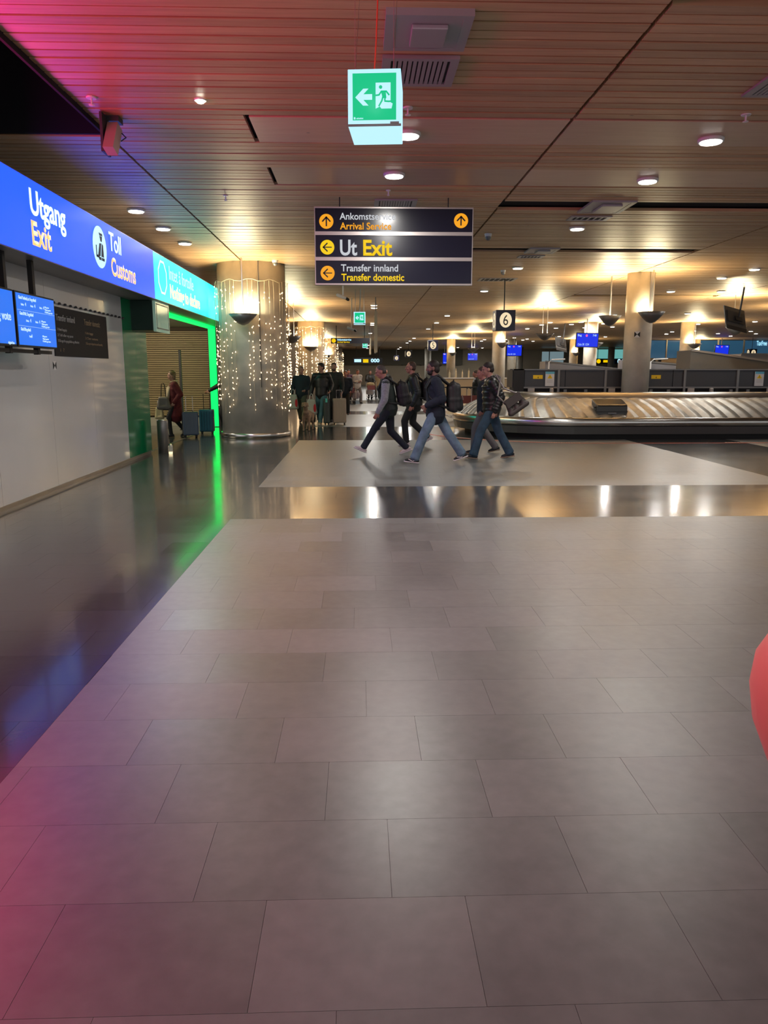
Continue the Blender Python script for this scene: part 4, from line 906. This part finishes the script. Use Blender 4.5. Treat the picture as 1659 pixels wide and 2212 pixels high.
    # ---- trousers
    b=B(); lo=loose
    b.cap(J(0,0,.10),.122*s*fat,P-V(0,0,.02*s),.128*s*fat,14,3,1.2,(0,1,0)); b.ell(P-V(.03*s,0,.03*s),(.125*s*fat,.155*s*fat,.12*s))
    for i in range(2):
        b.cap(hip[i],.098*s*fat,kn[i],(.066+lo*.5)*s,14); dn=(ank[i]-kn[i]).normalized(); b.cap(kn[i],(.066+lo*.5)*s,ank[i]-dn*.03*s,(.05+lo)*s,14); b.cap(ank[i]-dn*.05*s,(.052+lo)*s,ank[i]+dn*.005,(.054+lo)*s,14,1)
        b.ell(kn[i]+V(-.03*s,0,-.03*s),(.06*s,.06*s,.03*s)); b.ell(ank[i]-dn*.11*s,((.056+lo)*s,(.056+lo)*s,.02*s))
    W(remesh(b,vox,2,pants,'trousers'),'trousers')
    # ---- shoes
    for i in range(2):
        R=Matrix.Rotation(toe[i],3,'Y'); a=ank[i]; S=lambda x,y,z:a+R@V(x*s,y*s,z*s)
        b=B(); b.cap(S(-.045,0,-.035),.040*s,S(.02,0,-.02),.042*s,10); b.cap(S(0,0,-.03),.042*s,S(.135,0,-.052),.030*s,10,3,1.15,(0,1,0)); b.cap(S(-.01,0,.02),.042*s,S(-.01,0,-.02),.046*s,10)
        sh=W(remesh(b,max(.009,vox*.7),1,shoe,'shoe'),'shoe')
        b=B(); b.cap(S(-.055,0,-.068),.040*s,S(.14,0,-.068),.040*s,14,3); 
        for v in b.bm.verts:
            q=R.inverted()@(v.co-a); q.z=-.068*s+(q.z+.068*s)*.36; v.co=a+R@q
        W(b.mesh('sole',sole,True),'sole',sh)
        if lacem:
            for sg in (-1,1): 
                b=B(); stroke(b,[(.0,-.03),(.03,-.05),(.10,-.022)],.014,lambda u,v,n,sg=sg:S(u,sg*(.036+n),v),.012); W(b.mesh('side_mark',lacem),'side_mark',sh)
    # ---- top
    if top:
        m=top['m']; r=top.get('r',.02); ln=top.get('len',.12); b=B(); pf=top.get('puff')
        b.cap(J(0,0,.16),(.128+r)*s*fat,J(0,0,.34),(.125+r)*s*fat,18,4,1.25,(0,1,0)); b.cap(J(0,0,.34),(.118+r)*s,J(0,0,.43),(.085+r)*s,16,4,1.5,(0,1,0)); b.cap(shL,(.062+r)*s,shR,(.062+r)*s,12)
        b.cap(P-V(0,0,(ln-.06)*s),(.135+r)*s*fat,J(0,0,.16),(.125+r)*s*fat,18,2,1.15,(0,1,0))
        if pf:
            for k in range(5): b.ell(J(0,0,-.02+.1*k),((.145+r)*s,(.172+r)*s,.056*s),Rl)
        b.cap(nb-V(0,0,.03*s),(.075)*s,nb+V(0,0,.03*s),.068*s,12)
        if not sleeve or sleeve==m or vest is None: pass
        me=None
        sb=b if sleeve is None else B()
        for i in range(2):
            sh=(shL,shR)[i]; d=(wr[i]-el[i]).normalized(); we=wr[i]-d*.005
            sb.cap(sh,(.062+r)*s,el[i],(.048+r*.9)*s,12); sb.cap(el[i],(.050+r*.9)*s,we,(.034+r*.7)*s,12)
            if pf:
                for k in range(5):
                    for (A_,B_,rr) in ((sh,el[i],.066),(el[i],we,.056)):
                        q=A_.lerp(B_,(k+.3)/5); rt=(B_-A_).to_track_quat('Z','Y').to_matrix(); sb.ell(q,((rr-.004+r)*s,(rr-.004+r)*s,.036*s),rt)
            else:
                for k,(A_,B_) in enumerate(((sh,el[i]),(el[i],we))):
                    for q in (.75,.9) if k==0 else (.12,.8): rt=(B_-A_).to_track_quat('Z','Y').to_matrix(); sb.ell(A_.lerp(B_,q),((.055+r)*s*(1-.25*k*q),(.055+r)*s*(1-.25*k*q),.012*s),rt)
        if top.get('coat'):
            b.cap(P,.15*s,P-V(-.0,0,top['coat']*s),.19*s,18,2,1.1,(0,1,0))
        W(remesh(b,vox,2,m,'jacket'),top.get('name','jacket'))
        if sleeve is not None: W(remesh(sb,vox,2,sleeve,'sleeves'),'sleeves')
    if collar: b=B(); b.lathe([(.072*s,-.0),(.082*s,.03*s),(.085*s,.075*s),(.078*s,.075*s),(.070*s,.02*s)],(0,0,0),16,cap=False); bmesh.ops.rotate(b.bm,verts=b.bm.verts,matrix=Matrix.Rotation(lean*.8,3,'Y')); bmesh.ops.translate(b.bm,verts=b.bm.verts,vec=nb-V(0,0,.02*s)); W(b.mesh('collar',collar,True),'collar')
    if hood:
        b=B(); 
        for k in range(9):
            a=PI*.25+PI*1.5*k/8; b.ell(nb+V((.085*math.cos(a)-.02)*s,.10*math.sin(a)*s,(.02+.02*math.cos(a+PI))*s),(.045*s,.045*s,.04*s))
        b.ell(nb+V(-.11*s,0,-.04*s),(.06*s,.11*s,.10*s)); W(remesh(b,vox,2,hood,'hood'),'hood')
    if inner: b=B(); b.cap(J(.10,0,.12),.06*s,J(.065,0,.44),.05*s,12,3,1.1,(0,1,0)); W(remesh(b,vox,1,inner,'shirt_front'),'shirt_front')
    return dict(t=t,J=J,P=P,wr=wr,el=el,sh=(shL,shR),nb=nb,H=H,s=s,loc=Vector(loc),rz=rz,hc=hc)
def wpt(p,q): return p['loc']+Matrix.Rotation(p['rz'],3,'Z')@q
EYEW=mat('eye',(.2,.16,.14),.3); LIPS=mat('lips',(.30,.10,.09),.5)
HB=mat('dark brown hair',(.018,.011,.008),.6); HG=mat('grey brown hair',(.07,.055,.045),.6); HBL=mat('blond hair',(.11,.068,.032),.6); HBR=mat('brown hair',(.06,.03,.02),.6)
NAVYC=mat('navy wool',(.008,.012,.024),.85,noise=.3,nscale=30); BLKC=mat('black padded nylon',(.010,.011,.012),.45,noise=.3,nscale=20); PUFF=mat('charcoal puffer nylon',(.013,.013,.013),.36,noise=.3,nscale=12,bump=.2)
GREYK=mat('heather grey sleeve',(.30,.30,.33),.85,noise=.15,nscale=30); VEST=mat('dark green vest',(.018,.028,.025),.7); DKN=mat('dark navy trousers',(.010,.014,.026),.8,noise=.25,nscale=25)
JEAN=mat('faded blue jeans',(.12,.18,.25),.85,noise=.35,nscale=7,bump=.2); JEAND=mat('mid blue jeans',(.028,.062,.10),.85,noise=.35,nscale=8,bump=.2); JEANT=mat('teal blue jeans',(.06,.14,.17),.85,noise=.25,nscale=8); OLIVE=mat('olive trousers',(.075,.08,.055),.85); GREYT=mat('grey trousers',(.16,.15,.15),.85); BLKP=mat('black trousers',(.009,.009,.011),.8)
WSH=mat('white sneaker leather',(.55,.48,.48),.5); BSH=mat('black sneaker suede',(.012,.013,.016),.7); WSO=mat('white rubber sole',(.62,.56,.58),.5); TSO=mat('tan gum sole',(.26,.18,.13),.6); 
MAROON=mat('maroon wool coat',(.095,.008,.012),.85,noise=.2,nscale=20); SWEAT=mat('dark navy sweater',(.010,.022,.032),.8); DKCOAT=mat('dark grey coat',(.024,.024,.023),.75); LCOAT=mat('light grey jacket',(.45,.43,.42),.7)
BAGB=mat('black backpack nylon',(.012,.012,.014),.6,noise=.3,nscale=18); BAGT=mat('dark taupe leather',(.055,.043,.037),.45); 

def backpack(p,label,w=.30,hh=.46,d=.17,m=None,off=(0,0)):
    m=m or BAGB; s=p['s']; J=p['J']; o=thing('backpack',label,'backpack',p['loc'],None,p['rz']); W=lambda me,n,q=None:obj(n,me,None,q or o,world=False)
    x=-.20-d/2+off[0]; b=B(); z0=.40+off[1]
    for (dx,hw,zb,zt) in ((0,1,0,0),(-.06,.86,.04,.03),(.05,.92,.02,.04)):
        for sg in (-1,1): b.cap(J(x+dx,sg*w*.33*hw,z0-hh+.09+zb),.062*s,J(x+dx,sg*w*.30*hw,z0-.03-zt),.06*s,10)
        b.cap(J(x+dx,-w*.3*hw,z0-hh*.5),.075*s,J(x+dx,w*.3*hw,z0-hh*.5),.075*s,10); b.cap(J(x+dx,0,z0-hh+.1+zb),.07*s,J(x+dx,0,z0-.01-zt),.07*s,10)
    W(remesh(b,.012,3,m,'main_bag'),'main_bag')
    b=B(); b.cap(J(x-.10,0,z0-hh+.12),.07*s,J(x-.10,0,z0-hh+.22),.06*s,12,3,1.5,(0,1,0)); W(remesh(b,.012,2,m,'front_pocket'),'front_pocket')
    for sg in (-1,1): W(B().tube([J(x+.08,sg*.11,z0),J(-.04,sg*.12,.56),J(.07,sg*.125,.50),J(.155,sg*.13,.36),J(.12,sg*.16,.2),J(-.02,sg*.175,.08),J(x+.06,sg*.12,z0-hh+.1)],.02*s,8).mesh('strap',BLACK,True),'strap')
    W(B().tube([J(x,-.04,z0+.03),J(x-.01,-.03,z0+.075),J(x-.01,.03,z0+.075),J(x,.04,z0+.03)],.009*s).mesh('top_loop',BLACK,True),'top_loop')
    W(B().tube([J(x-.15,0,z0-.18),J(x-.165,.01,z0-.26)],.008*s).mesh('zip_pull',GREYM),'zip_pull'); return o

# four travellers striding to the left, and the friend beside them
A=PI
p1=person('man in dark vest with grey sleeves, head bent, white sneakers, leading the walking group',(.56,14.45,0),A,1.80,.16,(.32,.0),feet=((.50,.09),(-.34,-.09)),lift=(.05,.045),toe=(-.42,.35),hands=((.22,.24,.82),(.10,-.27,.80)),
 top=dict(m=VEST,r=.022,len=.10,name='vest'),sleeve=GREYK,pants=DKN,loose=.012,shoe=WSH,sole=WSO,hair='crop',hairm=HG,skin=SKIN2,vox=.011,hood=BLKC,fat=1.08,hz=.90)
backpack(p1,'black backpack worn by the man with grey sleeves')
p2=person('man in black hooded jacket and black trousers walking second in the group, white sneakers',(1.16,16.3,0),A,1.84,.06,(-.02,.0),feet=((.16,.09),(-.30,-.08)),lift=(0,.09),toe=(0,.55),hands=((.05,.25,.86),(.08,-.25,.84)),
 top=dict(m=BLKC,r=.035,len=.14),pants=BLKP,loose=.015,shoe=WSH,sole=WSO,hair='crop',hairm=HBR,skin=SKIN2,vox=.012,hood=BLKC,fat=1.1)
backpack(p2,'black backpack worn by the man in the hooded jacket, behind the first walker')
p3=person('bearded man in navy jacket and faded blue jeans striding left, black and white sneakers',(1.31,13.12,0),A,1.84,.03,(.04,.0),feet=((.36,.10),(-.47,-.08)),lift=(.0,.06),toe=(-.12,.32),hands=((.16,.20,.98),(.10,-.24,.92)),
 top=dict(m=NAVYC,r=.03,len=.17),pants=JEAN,loose=.028,shoe=BSH,sole=WSO,hair='bun',hairm=HB,beard=HB,skin=SKIND,vox=.011,collar=NAVYC,lacem=WSO,hz=.91,fcurl=1.0)
backpack(p3,'black backpack worn by the bearded man, light zip pull',w=.32,hh=.5,d=.2)
p4=person('dark haired man in shiny charcoal puffer jacket and blue jeans, last of the walking group',(2.40,13.8,0),A,1.82,.07,(.18,.0),feet=((.33,.10),(-.36,-.08)),lift=(.0,.01),toe=(-.12,.12),hands=((-.02,.24,.86),(.02,-.26,.84)),
 top=dict(m=PUFF,r=.030,len=.10,puff=True),pants=JEAND,loose=.03,shoe=BSH,sole=TSO,hair='short',hairm=HB,skin=SKIN,vox=.011,hood=BLKC,hz=.91)
p5=person('person in dark scarf and jacket with grey trousers, half hidden behind the puffer jacket man',(2.42,14.7,0),A,1.72,.06,(.08,.12),feet=((.22,.09),(-.25,-.08)),toe=(0,.2),lift=(0,.03),hands=((.08,.22,.88),(.05,-.24,.86)),
 top=dict(m=NAVYC,r=.03,len=.14),pants=GREYT,loose=.02,shoe=BSH,sole=TSO,hair='short',hairm=HBR,skin=SKIN2,vox=.013,hood=BLKC)
# shoulder bag of the puffer jacket man
o=thing('shoulder_bag','dark taupe shoulder bag swinging behind the puffer jacket man','bag',(2.72,13.45,.98))
b=B(); c=math.cos(.62); s_=math.sin(.62)
def BG(u,v,w_): return (2.74+u*c+v*s_*-1, 13.42+w_, 1.0+u*s_+v*c)
for sg in (-1,1): 
    for k in (-1,1): b.cap(BG(-.15,-.10*1,.04*k),.05,BG(.17,-.10,.04*k),.05,8); b.cap(BG(-.13,.12,.02*k),.035,BG(.15,.12,.02*k),.035,8)
b.cap(BG(-.12,-.08,0),.07,BG(-.1,.12,0),.04); b.cap(BG(0,-.08,0),.07,BG(.0,.12,0),.04); b.cap(BG(.14,-.08,0),.07,BG(.13,.12,0),.04)
obj('bag',remesh(b,.013,2,BAGT,'bag'),None,o); obj('strap',B().tube([BG(-.14,.14,0),BG(-.17,.3,-.02),(2.50,13.55,1.46),(2.42,13.62,1.52),BG(.0,.34,.04),BG(.13,.14,0)],.014),mat('grey strap',(.25,.23,.2),.5),o); obj('flap',B().prism([(-.15,.02),(.16,.02),(.15,.15),(-.14,.15)],lambda u,v,n:BG(u,v,-.09-n),.012),BAGT,o)

# customs doorway
pw=person('woman with long fair hair, cream scarf and maroon coat by the slatted screen',(-4.45,18.7,0),math.radians(200),1.64,.05,(0,.1),feet=((.16,.08),(-.24,-.08)),lift=(0,.04),toe=(0,.35),hands=((.06,.25,.92),(.06,-.22,.93)),
 top=dict(m=MAROON,r=.03,len=.2,coat=.38,name='coat'),pants=BLKP,loose=.0,shoe=BSH,sole=BSH,hair='long',hairm=HBL,skin=SKIN,vox=.013)
o=thing('scarf','cream scarf hanging round the neck of the woman in maroon','scarf',(-4.45,18.7,1.3)); b=B(); nb=pw['nb']
S_=lambda x,y,z:wpt(pw,nb+V(x,y,z)); b.tube([S_(-.07,0,.03),S_(-.04,.075,.03),S_(.05,.085,.0),S_(.12,.07,-.12),S_(.16,.06,-.42)],.035,8); b.tube([S_(-.07,0,.03),S_(-.04,-.075,.03),S_(.05,-.085,.0),S_(.13,-.06,-.12),S_(.17,-.02,-.5)],.035,8); obj('cloth',b,mat('cream wool',(.45,.38,.26),.9),o,True)
def handbag(label,x,y,z,w,h,d,m,hm,top=None):
    o=thing('handbag',label,'bag',(x,y,z)); b=B(); b.cap((x-w*.35,y,z+d),d,(x+w*.35,y,z+d),d,10); b.cap((x-w*.28,y,z+h-d*.6),d*.6,(x+w*.28,y,z+h-d*.6),d*.6,10); b.cap((x-w*.33,y,z+d),d,(x-w*.27,y,z+h-d),d*.7); b.cap((x+w*.33,y,z+d),d,(x+w*.27,y,z+h-d),d*.7); b.box((x-w*.35,y-d*.7,z+d*.5),(x+w*.35,y+d*.7,z+h-d*.6))
    obj('bag',remesh(b,.012,3,m,'bag'),None,o); obj('handle',B().tube([(x-w*.2,y,z+h-.03),(x-w*.12,y,(top or z+h+.25)-.04),(x,y,top or z+h+.25),(x+w*.12,y,(top or z+h+.25)-.04),(x+w*.2,y,z+h-.03)],.01),hm,o); return o
handbag('grey leather handbag carried by the woman in maroon',-4.66,18.42,.66,.30,.32,.07,mat('grey leather',(.12,.105,.09),.5),BLACK,1.30)
handbag('pale yellow shopping bag hanging below the grey handbag',-4.86,18.75,.42,.20,.30,.05,mat('pale yellow bag',(.42,.37,.2),.6),WHITE,.9)
def suitcase(label,x,y,w,h,d,m,rz=0,hand_h=1.0,ribs=5,hm=None,tagm=None):
    t=thing('suitcase',label,'suitcase',(x,y,0),None,rz); W=lambda b,n,mm,p=None,s=False:obj(n,b,mm,p or t,s,world=False); z=.06
    sh=W(B().box((-w/2,-d/2,z),(w/2,d/2,z+h),.035),'shell',m)
    for i in range(ribs): xx=-w/2+w*(i+.7)/(ribs+.4); W(B().box((xx-.012,-d/2-.007,z+.05),(xx+.012,-d/2+.002,z+h-.05),.003),'rib',m,sh)
    W(B().box((-w/2-.004,-.012,z+.01),(w/2+.004,.012,z+h+.003),.004),'zip_band',BLACK)
    for sx in (-1,1):
        for sy in (-1,1): 
            b=B().lathe([(.032,-.012),(.032,.012)],(0,0,0),12); bmesh.ops.rotate(b.bm,verts=b.bm.verts,matrix=Matrix.Rotation(PI/2,3,'Y')); bmesh.ops.translate(b.bm,verts=b.bm.verts,vec=(sx*(w/2-.05),sy*(d/2-.05),.032)); b.box((sx*(w/2-.05)-.018,sy*(d/2-.05)-.014,.03),(sx*(w/2-.05)+.018,sy*(d/2-.05)+.014,z+.01)); W(b,'wheel',BLACK)
    W(B().tube([(-.08,d/2-.06,z+h-.02),(-.08,d/2-.06,hand_h),(.08,d/2-.06,hand_h),(.08,d/2-.06,z+h-.02)],.009),'pull_handle',hm or STEEL2); W(B().tube([(-.07,0,z+h),(-.06,0,z+h+.03),(.06,0,z+h+.03),(.07,0,z+h)],.01),'carry_handle',BLACK)
    if tagm: W(B().box((-.03,-d/2-.02,z+h-.09),(.03,-d/2-.012,z+h+.03)),'luggage_tag',tagm)
    return t
suitcase('slate blue suitcase standing by the woman in maroon',-4.06,18.45,.36,.56,.26,mat('slate blue shell',(.05,.08,.13),.35),.35,.98)
suitcase('teal blue suitcase pulled by the man hidden behind the column',-3.88,19.55,.36,.56,.26,mat('teal blue shell',(.008,.075,.13),.35),.05,1.0,hm=BLACK)
pm=person('man in dark clothes reaching out from behind the fairy-lit column',(-3.36,19.75,0),PI,1.78,.02,(0,.0),feet=((.05,.10),(-.2,-.09)),hands=((.0,.25,.85),(.56,-.10,1.06)),top=dict(m=BLKC,r=.02,len=.12),pants=BLKP,loose=.01,shoe=BSH,sole=BSH,hair='short',hairm=HBR,skin=SKIN,vox=.014)
# travellers coming forward past the second column
F_=-PI/2
q1=person('short-haired man in dark navy sweater and olive trousers coming forward beside the column',(-1.76,23.6,0),F_-.15,1.78,.04,(.04,-.05),feet=((.1,.1),(-.25,-.1)),lift=(0,.05),toe=(0,.4),hands=((.22,.16,1.02),(.0,-.34,.88)),top=dict(m=SWEAT,r=.025,len=.1,name='sweater'),pants=OLIVE,loose=.02,shoe=BSH,sole=TSO,hair='crop',hairm=HG,skin=SKIN,vox=.014,fat=1.1,collar=SWEAT)
q2=person('dark haired man in open black jacket and teal blue jeans looking to his side',(-1.12,22.9,0),F_-.1,1.87,.03,(0,-.75),feet=((.22,-.02),(-.25,-.12)),lift=(0,.05),toe=(0,.4),hands=((.10,.26,.98),(.0,-.32,.86)),top=dict(m=BLKC,r=.03,len=.14),pants=JEANT,loose=.01,shoe=mat('tan sneaker',(.35,.27,.18),.6),sole=WSO,hair='quiff',hairm=HB,skin=SKIN,vox=.014,inner=SWEAT)
q3=person('tall bearded man in long dark coat pushing the beige suitcase',(-.78,23.9,0),F_,1.90,.04,(0,-.1),feet=((.1,.1),(-.2,-.1)),hands=((.30,.24,.92),(.15,-.22,.95)),top=dict(m=DKCOAT,r=.03,len=.25),pants=BLKP,loose=.01,shoe=BSH,sole=BSH,hair='short',hairm=HBR,beard=HBR,skin=SKIN,vox=.014)
suitcase('large ribbed beige suitcase standing on the light floor',-.60,22.85,.40,.72,.28,mat('champagne shell',(.38,.31,.24),.35),.08,1.02,6)
suitcase('green-edged black suitcase just left of the beige one',-.97,22.75,.20,.70,.34,mat('dark green shell',(.03,.045,.035),.35),.0,1.08,1,tagm=mat('mint tag',(.1,.6,.55),.5))
suitcase('small black cabin case behind the tan dog, below the white bags',-1.50,23.1,.34,.34,.22,BLKC,.1,.75,3)
bagw=mat('white plastic bag',(.42,.42,.37),.5); 
for (x,y,z,l) in ((-2.02,23.45,.42,'white carrier bag with red print, hanging from the navy sweater man'),(-1.42,22.75,.30,'white carrier bag with red print, carried by the man in jeans')):
    o=handbag(l,x,y,z,.30,.46,.07,bagw,WHITE,z+.62); o.name='carrier_bag'; obj('print',B().prism(circ(x+.10,z+.2,.04,14,.12),FY(y-.07),.006),mat('red print',(.5,.01,.02),.5) if 'red print' not in bpy.data.materials else bpy.data.materials['red print'],o)
# tan dog
o=thing('dog','pale tan dog standing beside the base of the fairy-lit column, facing forward','dog',(-1.40,20.6,0),None,-PI/2-.1)
b=B(); b.cap((-.30,0,.42),.10,(.14,0,.44),.125,12); b.cap((.14,0,.42),.12,(.24,0,.50),.085); b.cap((.22,0,.5),.075,(.32,0,.66),.062); b.ell((.37,0,.70),(.085,.07,.07)); b.cap((.40,0,.69),.045,(.50,0,.66),.030)
for sg in (-1,1):
    b.cap((.20,sg*.07,.40),.055,(.19,sg*.075,.22),.036); b.cap((.19,sg*.075,.22),.033,(.20,sg*.075,.05),.026); b.cap((.20,sg*.075,.03),.028,(.25,sg*.075,.025),.025)
    b.cap((-.30,sg*.08,.40),.075,(-.22,sg*.085,.27),.05); b.cap((-.22,sg*.085,.27),.045,(-.36,sg*.085,.17),.028); b.cap((-.36,sg*.085,.17),.028,(-.33,sg*.085,.04),.024); b.cap((-.33,sg*.085,.03),.028,(-.27,sg*.085,.025),.025)
    b.cap((.35,sg*.06,.74),.025,(.34,sg*.085,.66),.018)
b.cap((-.38,0,.46),.03,(-.52,0,.34),.02); b.cap((-.52,0,.34),.02,(-.60,0,.38),.012)
obj('body',remesh(b,.012,2,mat('tan fur',(.34,.24,.16),.9,noise=.2,nscale=10),'body'),None,o,world=False); obj('nose',B().ell((.525,0,.665),(.014,.018,.012)),BLACK,o,world=False)
for sg in (-1,1): obj('eye',B().ell((.425,sg*.038,.725),(.009,.009,.009)),BLACK,o,world=False)
# farther travellers
person('dark clothed traveller with a blue bundle walking behind the beige suitcase',(-.50,28.2,0),F_,1.66,.05,(.1,0),hands=((.2,.2,.95),(.15,-.22,.95)),top=dict(m=DKN,r=.03,len=.14),pants=BLKP,shoe=BSH,sole=BSH,hair='short',hairm=HBR,skin=SKIN2,vox=.018,face=False)
person('traveller in a light grey jacket standing far off by the orange bags',(-.10,38,0),F_+.5,1.72,.03,(.1,0),hands=((.3,.05,1.15),(.25,-.1,1.1)),top=dict(m=LCOAT,r=.04,len=.12),pants=GREYT,loose=.03,shoe=BSH,sole=BSH,hair='short',hairm=HBR,skin=SKIN2,vox=.02,face=False)
person('purple and dark clothed traveller left of the light grey jacket',(-.55,40,0),F_,1.72,.03,(.1,0),top=dict(m=mat('plum jacket',(.06,.02,.06),.8),r=.03,len=.12),pants=BLKP,shoe=BSH,sole=BSH,hair='short',hairm=HB,skin=SKIN2,vox=.02,face=False)
person('far traveller in dark jacket pushing a loaded trolley',(.62,43.9,0),F_,1.70,.08,(.1,0),hands=((.4,.2,1.0),(.4,-.2,1.0)),top=dict(m=BLKC,r=.04,len=.12),pants=BLKP,shoe=BSH,sole=BSH,hair='short',hairm=HBR,skin=SKIN2,vox=.02,face=False)
person('far traveller in tan coat beside the loaded trolley',(1.06,45.2,0),F_,1.72,.0,(.1,0),top=dict(m=mat('tan coat',(.3,.2,.1),.8),r=.03,len=.2),pants=BLKP,shoe=BSH,sole=BSH,hair='short',hairm=HB,skin=SKIN2,vox=.02,face=False)
person('far dark clothed traveller just right of the tan coat',(1.45,42,0),F_+.3,1.75,.0,(.1,0),top=dict(m=BLKC,r=.03,len=.2),pants=BLKP,shoe=BSH,sole=BSH,hair='short',hairm=HB,skin=SKIN2,vox=.02,face=False)
person('brown haired woman behind the trolleys, seen left of the puffer jacket man',(4.0,26.2,0),PI,1.66,.0,(.1,0),top=dict(m=BLKC,r=.03,len=.2),pants=BLKP,shoe=BSH,sole=BSH,hair='bun',hairm=HBR,skin=SKIN2,vox=.018,face=False)
trolley(-.45,36.9,PI,'far trolley loaded with orange bags'); trolley(.66,42.9,PI,'far trolley loaded with grey and tan bags')
def duffel(label,x,y,z,w,h,m):
    o=thing('duffel_bag',label,'bag',(x,y,z)); b=B(); b.cap((x-w/2+h/2,y,z+h/2),h/2,(x+w/2-h/2,y,z+h/2),h/2,12); b.box((x-w*.35,y-h*.4,z+.02),(x+w*.35,y+h*.4,z+h*.8)); obj('bag',remesh(b,.02,3,m,'bag'),None,o); obj('handle',B().tube([(x-w*.2,y-h*.3,z+h*.9),(x-w*.1,y-h*.2,z+h+.1),(x+w*.1,y-h*.2,z+h+.1),(x+w*.2,y-h*.3,z+h*.9)],.015),BLACK,o)
OR=mat('orange bag cloth',(.42,.13,.05),.8,noise=.4,nscale=6); duffel('orange patterned bag on the far trolley, left one',-.66,37.25,.24,.52,.46,OR); duffel('grey mottled bag on the far trolley, right of the orange one',-.18,37.25,.24,.44,.4,mat('mottled grey cloth',(.2,.17,.19),.8,noise=.3,nscale=8))
duffel('tan bag on top of the farthest trolley',.62,43.2,.62,.5,.36,mat('tan cloth',(.3,.22,.11),.8)); duffel('grey bag at the bottom of the farthest trolley',.62,43.25,.24,.5,.36,mat('light grey cloth',(.3,.3,.32),.8))
bpy.data.scenes.remove(TMP)
